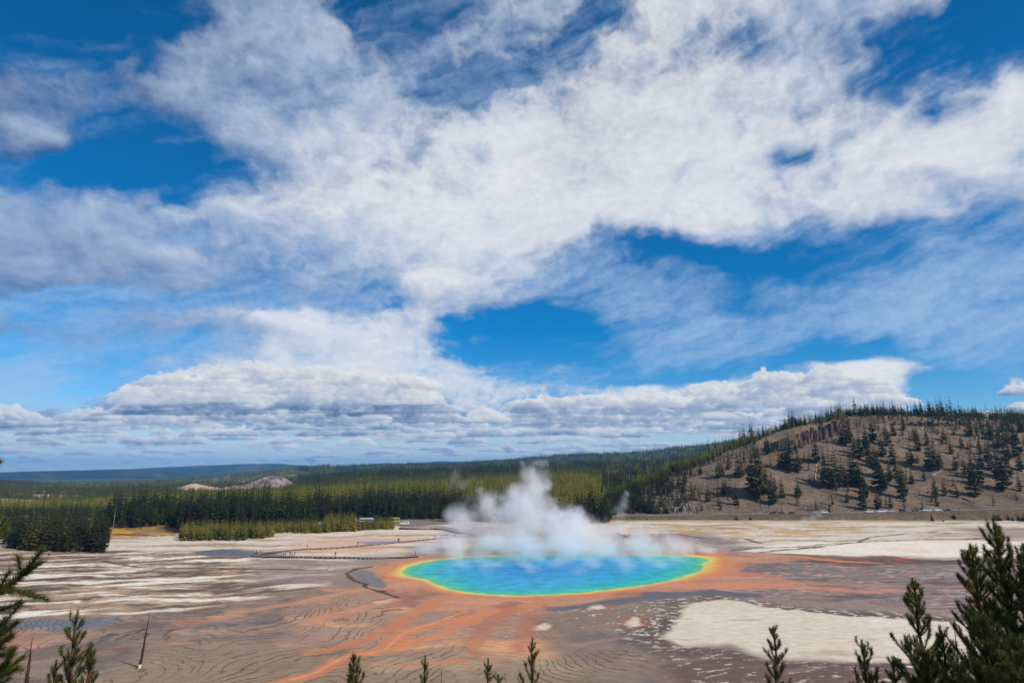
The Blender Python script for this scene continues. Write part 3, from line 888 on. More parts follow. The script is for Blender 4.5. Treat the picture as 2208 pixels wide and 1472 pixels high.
def gsample(Gd, px, py):
    ys, M = Gd
    X = np.clip(px / 100.0, 0, 22 - 1e-6); xi = X.astype(int); xf = X - xi; xf = xf * xf * (3 - 2 * xf)
    yy = np.clip(py, ys[0], ys[-1] - 1e-6); yi = np.clip(np.searchsorted(ys, yy, 'right') - 1, 0, len(ys) - 2)
    yf = (yy - ys[yi]) / (ys[yi + 1] - ys[yi]); yf = yf * yf * (3 - 2 * yf)
    a = M[yi, xi] * (1 - xf) + M[yi, xi + 1] * xf
    b = M[yi + 1, xi] * (1 - xf) + M[yi + 1, xi + 1] * xf
    return a * (1 - yf) + b * yf

def blob(px, py, cx, cy, rx, ry, rot=0.0):
    c, s = math.cos(rad(rot)), math.sin(rad(rot))
    dx, dy = px - cx, py - cy
    return np.exp(-(((dx * c + dy * s) / rx) ** 2 + ((-dx * s + dy * c) / ry) ** 2))

def build_sky():
    azd = np.concatenate([np.linspace(-180, -50, 60)[:-1], np.linspace(-50, 50, 900), np.linspace(50, 180, 60)[1:]])
    eld = np.concatenate([np.linspace(-6, -0.6, 4), np.linspace(-0.4, 8, 140)[:-1], np.linspace(8, 43, 320), np.linspace(45, 89.9, 24)])
    A, E = np.meshgrid(np.radians(azd), np.radians(eld))
    sh = A.shape
    dx, dy, dz = np.sin(A) * np.cos(E), np.cos(A) * np.cos(E), np.sin(E)
    fw = dy * cp + dz * sp; up = -dy * sp + dz * cp
    front = fw > 0.25
    px = np.where(front, CX + FPX * dx / np.maximum(fw, .25), np.where(dx > 0, 3500, -1300)); py = np.where(front, CY - FPX * up / np.maximum(fw, .25), -400)
    sx = A * 1380.0; sy = -E * 1380.0            # plain angles, for the grain
    el = np.degrees(E)
    h = np.maximum(dz, 0) + 0.05
    u, v = dx / h, dy / h
    w1 = fbm(u * 0.9, v * 0.9, 4, 600); w2 = fbm(u * 0.9 + 9, v * 0.9, 4, 610)
    g1 = fbm(sx / 150, sy / 110, 5, 602, .55); g2 = fbm(sx / 150 + 5, sy / 110, 5, 612, .55)
    amp = np.clip((1010 - py) / 450, 0.10, 1)
    qx = px + amp * (55 * w1 + 75 * g1); qy = py + amp * (30 * w2 + 50 * g2)
    qx = np.where((px < 0) | (px > 2200), np.abs(((qx + 2200) % 4400) - 2200), qx)
    T = gsample(TG, qx, qy); V = gsample(VG, qx, qy); S = gsample(SG, qx, qy)
    n = fbm(u * 1.7 + 0.5 * w1, v * 1.7 + 0.5 * w2, 5, 620, 0.5)
    a = 0.45
    gr = fbm((sx * math.cos(a) - sy * math.sin(a)) / 230 + .7 * g1, (sx * math.sin(a) + sy * math.cos(a)) / 90 + .7 * g2, 7, 650, 0.57)
    bil = 1 - 2.2 * np.abs(fbm(sx / 120 + .5 * g2, sy / 95 + .5 * g1, 6, 655, .55))      # rounded billows
    low = sstep(800, 900, py)
    cu = fbm(sx / 105 + 0.5 * w1, sy / 36, 5, 660, 0.52); cub = 1 - 2.4 * np.abs(fbm(sx / 62, sy / 42, 5, 662, .55))
    nn = (0.45 * n + 0.45 * gr + 0.22 * (bil - .35)) * (1 - low) + (0.55 * cu + 0.55 * (cub - .4)) * low
    t = T - 0.09 + 0.95 * nn * (0.6 + 0.4 * (1 - np.abs(2 * T - 1)))
    t = t + 0.55 * blob(qx, qy, 1720, 850, 240, 40, -8) + 0.5 * blob(qx, qy, 1850, 815, 80, 30, -25) - 0.9 * blob(qx, qy, 2050, 850, 110, 60) + 0.9 * blob(qx, qy, 2195, 832, 34, 20) + 0.8 * blob(qx, qy, 2200, 876, 30, 12)
    t = t - 0.8 * blob(qx, qy, 250, 345, 150, 40, 5) - 0.7 * blob(qx, qy, 820, 30, 70, 45, 20) - 0.8 * blob(qx, qy, 1110, 168, 60, 20) - 0.7 * blob(qx, qy, 1690, 350, 50, 25, -20) - 0.6 * blob(qx, qy, 1480, 560, 260, 30)
    t = t + 0.4 * blob(qx, qy, 80, 270, 110, 50) - 0.9 * blob(qx, qy, 120, 50, 220, 60) - 0.5 * blob(qx, qy, 1960, 150, 200, 45, -18) + 0.5 * blob(qx, qy, 930, 615, 90, 28, -8)
    t = t + 0.5 * blob(qx, qy, 460, 870, 230, 36) + 0.5 * blob(qx, qy, 620, 700, 140, 40)
    # broken rows of small cumulus close to the horizon
    band = sstep(905, 935, py)
    sc = np.clip((1030 - py) / 90, .22, 1.2)
    yb = np.log(np.maximum(1035 - py, 4)) * 46
    row = fbm(sx / 62 / np.sqrt(sc), yb / 9.5, 5, 668, .52)
    row2 = fbm(sx / 210, yb / 16, 3, 669, .5)
    tb = 0.42 + 1.5 * row + 0.6 * row2 + 0.10 * (T - .5)
    soft = 0.21 * (1 - low) + 0.09 - 0.10 * sstep(-.1, .3, fbm(sx / 260, sy / 200, 3, 690)) * (1 - low)
    T1 = sstep(0.50 - soft, 0.50 + soft, t) * (1 - band) + sstep(0.35, 0.75, tb) * 0.35 * band
    core = sstep(0.5, 1.15, t) * (1 - band) + sstep(.5, .9, tb) * band
    # veil: cirrus combed by the wind
    b = -0.30 + 0.35 * sstep(1300, 2200, px)
    ci = fbm((sx * math.cos(-.3) + sy * math.sin(-.3)) / 150 + 1.0 * g1, (-sx * math.sin(-.3) + sy * math.cos(-.3)) / 30 + 0.9 * g2, 6, 670, 0.6)
    ci2 = fbm(sx / 300, sy / 170, 4, 680)
    v0 = V + 0.40 * ci + 0.25 * ci2 + 0.12 * n - 0.55 * blob(qx, qy, 1560, 565, 200, 28, 5) - 0.45 * blob(qx, qy, 1160, 700, 130, 36, -5) - 0.4 * blob(qx, qy, 1220, 770, 110, 24) - 0.5 * blob(qx, qy, 1820, 755, 110, 25, -10) - 0.5 * blob(qx, qy, 1450, 820, 150, 16, -5)
    v0 = v0 - 0.5 * blob(qx, qy, 2050, 850, 130, 60) - 0.5 * blob(qx, qy, 250, 345, 150, 40)
    Vv = sstep(0.12, 1.0, v0) * 0.72
    Vv = np.where(py > 870, np.maximum(Vv, (0.55 * sstep(880, 1000, py) + .15 * sstep(-0.3, .3, row2)) * sstep(2150, 1600, px) + 0.1 * sstep(900, 980, py)), Vv)
    alpha = 1 - (1 - T1 * (0.66 + 0.31 * core)) * (1 - Vv)
    # relief: lit from the upper right, greyer underneath
    def rel(f, k, kx):
        gu = f.copy(); gu[:-k] = f[k:]; gd = f.copy(); gd[k:] = f[:-k]
        return (gu - gd) * .7 + (np.roll(f, -kx, 1) - np.roll(f, kx, 1)) * .35
    rl = rel(t, 7, 6) * (1 - band) * (1 + low) + rel(tb, 3, 3) * 0.5 * band
    shade = S * (0.98 - 0.14 * sstep(500, 1100, px)) + 0.55 * np.clip(rl, -0.7, 0.7) + 0.26 * (0.45 - core) * (1 - low) + 0.22 * (n + .5 * gr) * (1 - low) - .12 * (bil - .3) * (1 - low) - .42 * (cub - .4) * low * (1 - band)
    shade = shade + 0.5 * blob(qx, py, 520, 884, 280, 15) * T1 + 0.25 * blob(qx, py, 870, 905, 160, 10) + 0.35 * blob(qx, py, 1560, 890, 120, 16) + 0.3 * blob(qx, py, 90, 902, 110, 16)
    shade = shade - 0.10 * band + 0.24 * np.exp(-(np.clip(px, 0, None) / 480) ** 2) * sstep(760, 500, py)
    shade = np.clip(shade, -0.1, 1)
    c0 = lin((241, 242, 243)); c1 = lin((166, 181, 208)); c2 = lin((66, 94, 142))
    s1 = np.clip(shade / 0.5, 0, 1)[..., None]; s2 = np.clip((shade - 0.5) / 0.5, 0, 1)[..., None]
    col = c0 * (1 - s1) + c1 * s1; col = col * (1 - s2) + c2 * s2
    cv = lin((178, 204, 236)) * (1 - band[..., None]) + lin((204, 220, 230)) * band[..., None]
    wgt = (T1 / np.maximum(T1 + Vv * 0.8, 1e-3))[..., None]
    col = col * wgt + cv * (1 - wgt)
    # cumulus: rows of small flat-based heaps, nearer ones higher and larger, and the two banks
    rc = np.random.default_rng(314)
    heaps = []
    for i in range(470):
        y = 1004 - 100 * rc.random() ** 1.0
        k = (1012 - y) / 100
        heaps.append((rc.uniform(-700, 2900), y, (10 + 54 * k) * rc.uniform(.5, 1.5), (4.5 + 27 * k) * rc.uniform(.6, 1.3), .80 + .18 * rc.random(), rc.uniform(.32, .85)))
    heaps = [q for q in heaps if not (q[0] > 1150 and q[1] < 915 and rc.random() < .3)]
    for i in range(90):       # right bank
        x = rc.uniform(1130, 1925); top = np.interp(x, [1130, 1400, 1480, 1560, 1700, 1850, 1930], [860, 850, 846, 815, 798, 792, 800]); b = rc.uniform(top + 22, np.interp(x, [1130, 1500, 1930], [925, 918, 892]))
        heaps.append((x, b, rc.uniform(28, 75), min(rc.uniform(24, 55), b - top + 8), .9, .42 if b < 880 else .62))
    for i in range(70):       # left bank
        x = rc.uniform(265, 900); top = np.interp(x, [265, 400, 600, 900], [838, 800, 775, 815]); b = rc.uniform(top + 22, 900)
        heaps.append((x, b, rc.uniform(35, 90) * (1 if b < 880 else 1.6), min(rc.uniform(24, 55), b - top + 6), .75, .36 if b < 874 else .85))
    for q in ((2196, 855, 46, 34, .95, .8), (2204, 885, 40, 20, .95, .6), (60, 922, 90, 26, .9, .8), (-60, 915, 90, 30, .9, .8), (150, 918, 42, 14, .8, .8), (770, 962, 46, 24, .95, .35), (1905, 872, 40, 22, .95, .3)):
        heaps.append(q)
    heaps.sort(key=lambda q: -q[1])
    fx = fbm(sx / 15, sy / 11, 4, 700, .55); fy = fbm(sx / 40, sy / 24, 5, 705, .55)
    row_ok = (py[:, sh[1] // 2] > 740) & (py[:, sh[1] // 2] < 1030)
    r0, r1 = np.where(row_ok)[0][[0, -1]]
    for cx_, by_, w_, h_, al_, dk_ in heaps:
        # the grid columns lie on equal bearings; take the window by photo position on the row of the base
        j = np.where((px[r0] > cx_ - w_ * 1.5) & (px[r0] < cx_ + w_ * 1.5))[0]
        if len(j) < 2: continue
        c_ = slice(j[0], j[-1] + 1); P_, Y_ = px[r0:r1, c_], py[r0:r1, c_]; n1, n2 = fx[r0:r1, c_], fy[r0:r1, c_]
        X_ = (P_ - cx_) / w_ + .25 * n2
        hh = h_ * np.sqrt(np.clip(1 - X_ * X_, 0, 1)) * (1 + .55 * n2 + .4 * n1)
        bot = by_ + h_ * .10 * n1 + h_ * .16 * np.clip(n2, 0, 1)
        tp_ = bot - np.maximum(hh, .01)
        e = 1.6 + .10 * h_
        m_ = sstep(0, e, Y_ - tp_) * sstep(0, e * .9, bot - Y_) * (np.abs(X_) < 1) * al_
        tt = np.clip((Y_ - tp_) / np.maximum(hh, 1), 0, 1)
        sd_ = np.clip(dk_ * (tt ** 1.25) * 1.15 + .22 * n2 + .12 * n1 + .10 * X_ * -1, 0, 1)[..., None]
        q1 = np.clip(sd_ / .5, 0, 1); q2 = np.clip((sd_ - .5) / .5, 0, 1)
        cc_ = lin((246, 244, 240)) * (1 - q1) + lin((172, 186, 208)) * q1; cc_ = cc_ * (1 - q2) + lin((70, 98, 144)) * q2
        m3 = m_[..., None]
        a0 = alpha[r0:r1, c_]; na = a0 + m_ * (1 - a0)
        col[r0:r1, c_] = (col[r0:r1, c_] * (a0 * (1 - m_))[..., None] + cc_ * m3) / np.maximum(na, 1e-3)[..., None]
        alpha[r0:r1, c_] = na
    # a clear gap where the sun stands
    sd = dx * sun_vec.x + dy * sun_vec.y + dz * sun_vec.z
    alpha = alpha * (1 - sstep(0.972, 0.99, sd))
    alpha = alpha * sstep(-2.5, -0.5, np.degrees(E))
    alpha = np.where(np.degrees(E) > 45, alpha * 0.8, alpha)
    R = 60000.0
    Vt = np.stack([dx.ravel() * R, dy.ravel() * R, dz.ravel() * R + CAMH], 1)
    me = np_mesh('sky', Vt, grid_faces(*sh)[:, ::-1], smooth=True)
    set_col(me, 'cloud', col.reshape(-1, 3)); set_f(me, 'cover', alpha.ravel())
    m = NT('clouds')
    em = m.n('ShaderNodeEmission'); tr = m.n('ShaderNodeBsdfTransparent'); mx = m.n('ShaderNodeMixShader')
    p = m.pos()
    d = m.vmath('SCALE', p, None, 1 / 60000.0)
    nz = m.noise(m.vmath('MULTIPLY', d, (1, 1, 1.8)), 60, 4, 0.6)
    cov = m.attr('cover', 'Fac')
    edge = m.math('MULTIPLY', m.math('MULTIPLY', cov, m.math('SUBTRACT', 1.0, cov)), 1.3)
    cov = m.math('ADD', cov, m.math('MULTIPLY', m.math('SUBTRACT', nz, 0.5), edge), clamp=True)
    cc = m.vmath('SCALE', m.attr('cloud'), None, m.ramp(nz, 0.3, 0.7, 0.97, 1.03))
    m.put(em.inputs[0], cc); m.put(em.inputs[1], 0.95)
    m.put(mx.inputs[0], cov)
    m.t.links.new(tr.outputs[0], mx.inputs[1]); m.t.links.new(em.outputs[0], mx.inputs[2])
    m.t.links.new(mx.outputs[0], m.out.inputs[0])
    m.m.cycles.emission_sampling = 'NONE'
    me.materials.append(m.m)
    tag(obj('sky', me), kind='structure')
build_sky()
print('land and sky', round(time.time() - T0, 1))
# ------------------------------------------------------------------ rock
def rock_mat(name, a, b, c):
    n = NT(name)
    p = n.pos()
    s = n.vmath('MULTIPLY', p, (1, 1, 0.25))
    f = n.ramp(n.noise(s, 0.35, 5, 0.65), 0.35, 0.65)
    col = n.mix(f, tuple(a) + (1,), tuple(b) + (1,))
    col = n.mix(n.ramp(n.noise(p, 0.12, 3), 0.5, 0.62), col, tuple(c) + (1,))
    n.principled(col, 0.9, 0.1, n.noise(s, 1.2, 5, 0.7), 0.8, 0.5)
    return n.m
M_ROCK = rock_mat('rust_rock', lin((136, 110, 96)) * .7, lin((92, 82, 80)) * .6, lin((156, 114, 88)) * .7)
M_ROCKG = rock_mat('grey_rock', lin((120, 106, 96)) * .7, lin((80, 74, 72)) * .7, lin((140, 116, 96)) * .7)

def column_mesh(rs, h, w):
    """an angular, slightly leaning rock column with a broken top"""
    k = 6; V = []; F = []
    levels = [-3.0, 0.0, h * .35, h * .7, h]
    ox = oy = 0
    for j, z in enumerate(levels):
        sc = w * (1.25 - 0.12 * j) * rs.uniform(.88, 1.12)
        ox += rs.uniform(-.12, .12) * w; oy += rs.uniform(-.12, .12) * w
        for i in range(k):
            a = i / k * 6.283 + .3 * j
            V.append((ox + sc * math.cos(a) * rs.uniform(.8, 1.2), oy + sc * math.sin(a) * rs.uniform(.8, 1.2), z + (rs.uniform(-.5, .5) * w * .5 if j == 4 else 0)))
    for j in range(4):
        for i in range(k):
            a, b = j * k + i, j * k + (i + 1) % k
            F.append((a, b, b + k)); F.append((a, b + k, a + k))
    t = 4 * k
    for i in range(1, k - 1): F.append((t, t + i, t + i + 1))
    return V, F

def build_cliff(name, label, px0, px1, fy, n, hr, wr, mat, seed, group=None):
    """rock columns stood side by side along a line on the slope, the line given by fy(px)"""
    rs = random.Random(seed)
    x0, y0, z0 = hit((px0 + px1) / 2, fy((px0 + px1) / 2), 476)
    root = empty(name, (x0, y0, z0))
    tag(root, label, 'rock outcrop', group)
    protos = []
    for i in range(7):
        V, F = column_mesh(rs, 1.0 * 8, 1.6)
        protos.append(np_mesh('rock_column', V, F, [mat]))
    for i in range(n):
        px = px0 + (px1 - px0) * (i + rs.uniform(-.3, .3)) / (n - 1)
        x, y, z = hit(px, fy(px) + rs.uniform(-3, 3), 476)
        o = obj('rock_column', protos[rs.randrange(7)], root)
        o.location = (x - x0, y - y0, z - z0 - 1.0)
        h = rs.uniform(*hr) / 8
        o.scale = (rs.uniform(*wr), rs.uniform(*wr) * 1.3, h)
        o.rotation_euler = (rs.uniform(-.06, .06), rs.uniform(-.06, .06), rs.uniform(0, 6))
build_cliff('cliff', 'rust and grey cliff of upright rock columns under the crest', 1722, 1822, lambda p: np.interp(p, [1722, 1760, 1800, 1822], [962, 950, 938, 930]), 34, (9, 15), (.9, 1.5), M_ROCK, 3)
build_cliff('cliff', 'shadowed grey cliff end at the left of the rust columns', 1655, 1728, lambda p: np.interp(p, [1655, 1690, 1728], [972, 970, 966]), 22, (6, 11), (.9, 1.6), M_ROCKG, 4)
build_cliff('rock_ledge', 'low broken rock ledge below the trees of the hill crest', 1930, 2135, lambda p: np.interp(p, [1930, 2000, 2060, 2135], [914, 917, 916, 921]), 40, (2.0, 4.5), (.8, 1.5), M_ROCKG, 5)
build_cliff('rock_outcrop', 'pale ribbed rock bank at the hill foot behind the steam', 1400, 1492, lambda p: np.interp(p, [1400, 1450, 1492], [1104, 1101, 1099]), 26, (2.5, 5.5), (.6, 1.2), rock_mat('pale_rock', lin((160, 146, 134)) * .8, lin((110, 100, 96)) * .8, lin((176, 160, 140)) * .8), 6)

# ------------------------------------------------------------------ conifers of unit height
def conifer(seed, whorls=16, per=7, R=0.17, base=0.08, ragged=0.35, kites=2, power=0.85, side=True, droop=(.15, .55)):
    rs = np.random.default_rng(seed)
    V = []; F = []
    lean = rs.uniform(-.02, .02, 2)
    for k in range(whorls):
        f = (k + rs.uniform(-.3, .3)) / whorls
        h = base + (0.97 - base) * f
        r0 = R * (1 - f * 0.97) ** power * (0.72 if f < 0.12 else 1)
        m = max(3, int(round(per * (1 - 0.45 * f))))
        ph = rs.uniform(0, 6.28)
        for i in range(m):
            if rs.random() < ragged * 0.35: continue
            a = ph + 6.283 * i / m + rs.uniform(-.4, .4)
            r = r0 * rs.uniform(1 - ragged, 1 + ragged * .6)
            dr = r * rs.uniform(*droop)
            ca, sa = math.cos(a), math.sin(a)
            w = r * rs.uniform(.26, .42) + 0.006
            z0 = h + 0.012
            rt = (lean[0] * f, lean[1] * f, z0)
            tip = (ca * r, sa * r, z0 - dr * .6 + r * .15)
            mid = (ca * r * .55, sa * r * .55)
            zl = z0 - dr * .55
            n0 = len(V)
            V += [rt, (mid[0] - sa * w, mid[1] + ca * w, zl - w * .5), tip, (mid[0] + sa * w, mid[1] - ca * w, zl - w * .5), (mid[0] * .9, mid[1] * .9, zl + w * .45)]
            F += [(n0, n0 + 1, n0 + 4), (n0 + 1, n0 + 2, n0 + 4), (n0 + 2, n0 + 3, n0 + 4), (n0 + 3, n0, n0 + 4)]
            if kites > 1:
                for q in (-1, 1):
                    b = a + q * rs.uniform(.35, .7)
                    cb, sb = math.cos(b), math.sin(b)
                    r2 = r * rs.uniform(.55, .9); ww = w * .55
                    n0 = len(V)
                    V += [(mid[0] * .5, mid[1] * .5, z0 - .01), (cb * r2 * .6 - sb * ww, sb * r2 * .6 + cb * ww, zl - .3 * w), (cb * r2, sb * r2, zl - w * .2 - dr * .2), (cb * r2 * .6 + sb * ww, sb * r2 * .6 - cb * ww, zl + .3 * w)]
                    F += [(n0, n0 + 1, n0 + 2), (n0, n0 + 2, n0 + 3)]
    n0 = len(V)
    V += [(.008, 0, .93), (-.004, .007, .93), (-.004, -.007, .93), (lean[0], lean[1], 1.0)]
    F += [(n0, n0 + 1, n0 + 3), (n0 + 1, n0 + 2, n0 + 3), (n0 + 2, n0, n0 + 3)]
    return np.array(V), np.array(F)

def cone_verts(r0, r1, z0, z1, k=6, bend=(0, 0)):
    V = [(r0 * math.cos(6.283 * i / k), r0 * math.sin(6.283 * i / k), z0) for i in range(k)]
    V += [(bend[0] + r1 * math.cos(6.283 * i / k), bend[1] + r1 * math.sin(6.283 * i / k), z1) for i in range(k)]
    F = []
    for i in range(k):
        j = (i + 1) % k
        F += [(i, j, k + j), (i, k + j, k + i)]
    return np.array(V), np.array(F)

M_BARK = simple_mat('bark', lin((104, 84, 70)) * .7, 0.9, 0.1, 0.3, 3)
M_GREYWOOD = simple_mat('weathered_wood', lin((168, 160, 150)), 0.85, 0.1, 0.25, 2)
G_DARK = foliage_mat('needles_dark', (0.018, 0.034, 0.011), (0.034, 0.048, 0.014), (0.026, 0.034, 0.014))  # dark species tone; in the front forest it also carries cloud shade
G_MID = foliage_mat('needles_mid', (0.080, 0.095, 0.014), (0.13, 0.13, 0.018), (0.056, 0.07, 0.013))
G_YEL = foliage_mat('needles_yellow', (0.23, 0.215, 0.022), (0.32, 0.27, 0.026), (0.15, 0.16, 0.018))
G_HILL = foliage_mat('needles_hill', (0.050, 0.062, 0.018), (0.105, 0.100, 0.026), (0.034, 0.046, 0.014))
G_SAP = foliage_mat('needles_sapling', (0.19, 0.17, 0.028), (0.28, 0.22, 0.042), (0.13, 0.135, 0.02))

# stock shared by the single trees
STOCK = {}
def stock(kind, i):
    if (kind, i) in STOCK: return STOCK[(kind, i)]
    par = {'hill': dict(whorls=15, per=8, R=.19, base=.07, ragged=.45, mat=G_HILL), 'dark': dict(whorls=17, per=7, R=.15, base=.10, ragged=.4, mat=G_DARK),
           'stand': dict(whorls=17, per=8, R=.17, base=.06, ragged=.4, mat=G_STAND), 'sap': dict(whorls=12, per=7, R=.20, base=.03, ragged=.45, mat=G_SAP),
           'bush': dict(whorls=8, per=9, R=.42, base=.0, ragged=.4, mat=G_DARK, power=.6)}[kind]
    mat = par.pop('mat')
    V, F = conifer(hash((len(kind), ord(kind[0]), i)) % 9973, **par)
    cr = np_mesh('crown', V, F, [mat])
    V, F = cone_verts(.016, .003, -.04, .93)
    tr = np_mesh('trunk', V, F, [M_BARK])
    STOCK[(kind, i)] = (cr, tr)
    return STOCK[(kind, i)]
G_STAND = foliage_mat('needles_stand', (0.024, 0.032, 0.010), (0.13, 0.105, 0.022), (0.03, 0.036, 0.012))  # cloud shade over the stand is partly put into the dark needles

n_single = 0
MEM = {}
def tree(x, y, z, h, kind, label, group=None, name='pine_tree', fat=1.0):
    global n_single
    n_single += 1
    o = empty(name, (x, y, z), random.uniform(0, 6.28))
    o.scale = (h * fat, h * fat, h)
    tag(o, label, 'pine tree' if name == 'pine_tree' else 'shrub', group)
    cr, tr = stock(kind, random.randrange(7))
    if group: MEM.setdefault(group, []).append((o, x / y, h))
    obj('crown', cr, o); obj('trunk', tr, o)
    return o

def px_h(px, py, hp, x, y):
    """height in metres of something that stands hp photo pixels tall at (x, y)"""
    return hp * (y * cp + 0) / FPX * 1.0

# trees of the hill, read off the photograph: (x, y of the foot, height) in a 2.733 times enlarged crop from (1400, 840)
HT = [(640, 640, 290), (610, 600, 190), (660, 600, 200), (695, 612, 140), (730, 672, 150), (742, 600, 80), (785, 635, 100), (880, 632, 100), (805, 470, 150), (835, 480, 180), (880, 484, 120), (770, 468, 90),
      (985, 425, 135), (525, 520, 130), (545, 510, 90), (412, 520, 100), (430, 505, 70), (350, 662, 90), (440, 622, 80), (515, 682, 105), (410, 686, 50), (268, 652, 68), (210, 556, 80), (138, 652, 46), (200, 620, 50), (300, 500, 60), (470, 470, 80),
      (1045, 560, 150), (1072, 578, 180), (1105, 572, 190), (1140, 560, 130), (1160, 572, 120), (1195, 560, 160), (1215, 572, 180), (1240, 565, 130), (1262, 705, 120), (1270, 650, 150), (1255, 610, 90), (1350, 704, 100), (1365, 600, 190), (1350, 520, 150), (1388, 590, 110),
      (1425, 698, 66), (1168, 664, 60), (1500, 640, 150), (1492, 580, 140), (1460, 520, 110), (1550, 556, 76), (1545, 446, 110), (1440, 440, 130), (1622, 540, 64), (1660, 478, 170), (1690, 470, 150), (1718, 460, 90), (1690, 634, 100), (1742, 624, 84), (1820, 634, 66),
      (1925, 628, 190), (1945, 560, 150), (1905, 520, 120), (1805, 476, 90), (1862, 500, 90), (1842, 344, 74), (1895, 278, 110), (2010, 296, 110), (2082, 250, 90), (2088, 596, 190), (2060, 520, 140), (2110, 530, 150), (2015, 470, 120), (2060, 344, 80), (2170, 396, 150), (2185, 600, 90), (2190, 480, 110),
      (1180, 312, 110), (1160, 330, 150), (1130, 318, 80), (1245, 406, 130), (1320, 310, 130), (1280, 350, 120), (1212, 380, 100), (1405, 330, 110), (1440, 270, 90), (1375, 390, 120), (1300, 430, 110), (1590, 360, 120), (1570, 300, 80), (1500, 240, 70), (1640, 330, 80), (1740, 300, 70),
      (1780, 380, 80), (1950, 380, 80), (1990, 420, 90), (2120, 420, 100), (2100, 330, 80), (2150, 300, 90), (2190, 250, 90), (1960, 460, 90), (700, 380, 80), (690, 345, 60), (560, 430, 60), (640, 400, 60), (1062, 724, 44), (1420, 540, 110), (1330, 470, 120)]
for i, (a, b, c) in enumerate(HT):
    px, py = 1400 + a / 2.733, 840 + b / 2.733
    x, y, z = hit(px, py, 470)
    h = c / 2.733 * (y * cp) / FPX * 1.3
    if px < 1520 and py > 1000: lab, g = 'dark pine on the low left spur of the bare hill', 'pines on the left spur of the hill'
    elif px < 1700 and py > 1040: lab, g = 'dark pine on the grey slope below the rust cliff', 'pines on the slope below the cliff'
    elif px < 1770: lab, g = 'pine growing beside or just under the rust cliff', 'pines around the cliff'
    elif py > 1060: lab, g = 'tall pine low on the brown slope above the parked cars', 'pines above the roadside cars'
    elif py > 980 and px > 2060: lab, g = 'dark pine high on the right end of the brown hill', 'pines at the right end of the hill'
    elif py > 980: lab, g = 'dark pine halfway up the middle of the brown hill', 'pines halfway up the hill'
    else: lab, g = 'pine on the open ground just below the hill crest', 'pines below the hill crest'
    if (a, b) == (640, 640): lab, g = 'tallest pine of the hillside, below the left end of the cliff', None
    if (a, b) == (880, 632): lab, g = 'lone small pine on open scree below the rust cliff', None
    if (a, b) == (1062, 724): lab, g = 'small dark pine beside the road at the steaming vent', None
    if (a, b) == (2088, 596): lab, g = 'broad tall pine low at the far right of the slope', None
    tree(x, y, z, h, 'hill', lab, g, fat=1.15)
# along the crest, against the sky
rs = random.Random(12)
for i in range(78):
    px = rs.choice([rs.uniform(1560, 2208), rs.uniform(1780, 2140), rs.uniform(1700, 1900)])
    a = at_Y(px, 900, 690)[0]; y = float(np.interp(a, _ca, _cr)) + rs.uniform(-14, 10); x = a * y
    z = float(land_z(np.array([x]), np.array([y]))[0])
    h = rs.uniform(8, 15) if 1780 < px < 2150 else rs.uniform(6, 12)
    if 1975 < px < 2030 or rs.random() < .12: h *= 1.5
    tree(x, y, z, h, 'hill' if rs.random() < .5 else 'dark', *(('pine on the sloping left shoulder of the hill crest', 'pines on the left shoulder of the crest') if px < 1700 else ('pine on the crest right above the rust cliff', 'pines above the cliff') if px < 1850 else ('pine on the middle of the hill crest by its tallest trees', 'pines on the middle of the crest') if px < 2040 else ('pine on the right end of the flat hill crest', 'pines on the right end of the crest')), fat=1.1)
# dark stand at the left edge of the basin
STAND = GP([(-170, 1178), (10, 1181), (60, 1187), (130, 1191), (232, 1192), (236, 1176), (228, 1160), (120, 1146), (-60, 1144), (-170, 1150)])
def in_poly(x, y, P):
    return poly_sd(np.array([x]), np.array([y]), P)[0] < 0
fr = [(18 + i * 8.6 + rs.uniform(-3, 3), np.interp(18 + i * 8.6, [0, 60, 130, 232], [1181, 1187, 1190, 1191]) - rs.uniform(0, 4)) for i in range(25)]
fr += [(30 + i * 9.5 + rs.uniform(-4, 4), np.interp(30 + i * 9.5, [0, 60, 130, 232], [1174, 1180, 1183, 1184]) - rs.uniform(0, 4)) for i in range(21)]
for px, py in fr:
    x, y = (float(q) for q in G(px, py))
    h = rs.choice([rs.uniform(6, 12), rs.uniform(10, 17)])
    tree(x, y, 0, h, 'stand', *(('dark pine at the front of the left stand near its left end', 'pines at the left end of the dark stand') if px < 90 else ('dark pine at the front middle of the left stand', 'pines at the middle of the dark stand') if px < 165 else ('dark pine at the front of the left stand near its right end', 'pines at the right end of the dark stand')), fat=1.15)
for px, py, h in ((222, 1189, 8), (209, 1188, 6), (214, 1180, 19), (226, 1183, 15), (206, 1172, 20)):
    x, y = (float(q) for q in G(px, py))
    tree(x, y, 0, h, 'stand', 'dark pine at the right corner of the left stand', 'pines at the corner of the left stand')
# saplings in front of the parking
SAPZ = [(388, 1168), (400, 1168), (418, 1167), (440, 1167), (460, 1167), (480, 1167), (500, 1166), (520, 1166), (540, 1165), (560, 1164), (578, 1162), (586, 1160)]
for k in range(40):
    px = rs.uniform(388, 586); py = np.interp(px, [388, 400, 520, 586], [1166, 1168, 1166, 1160]) - rs.uniform(0, 9)
    x, y = (float(q) for q in G(px, py))
    tree(x, y, 0, rs.uniform(5.5, 9.5), 'sap', 'yellow green young pine in the thicket left of the parking', 'young pines of the yellow green thicket', fat=1.1)
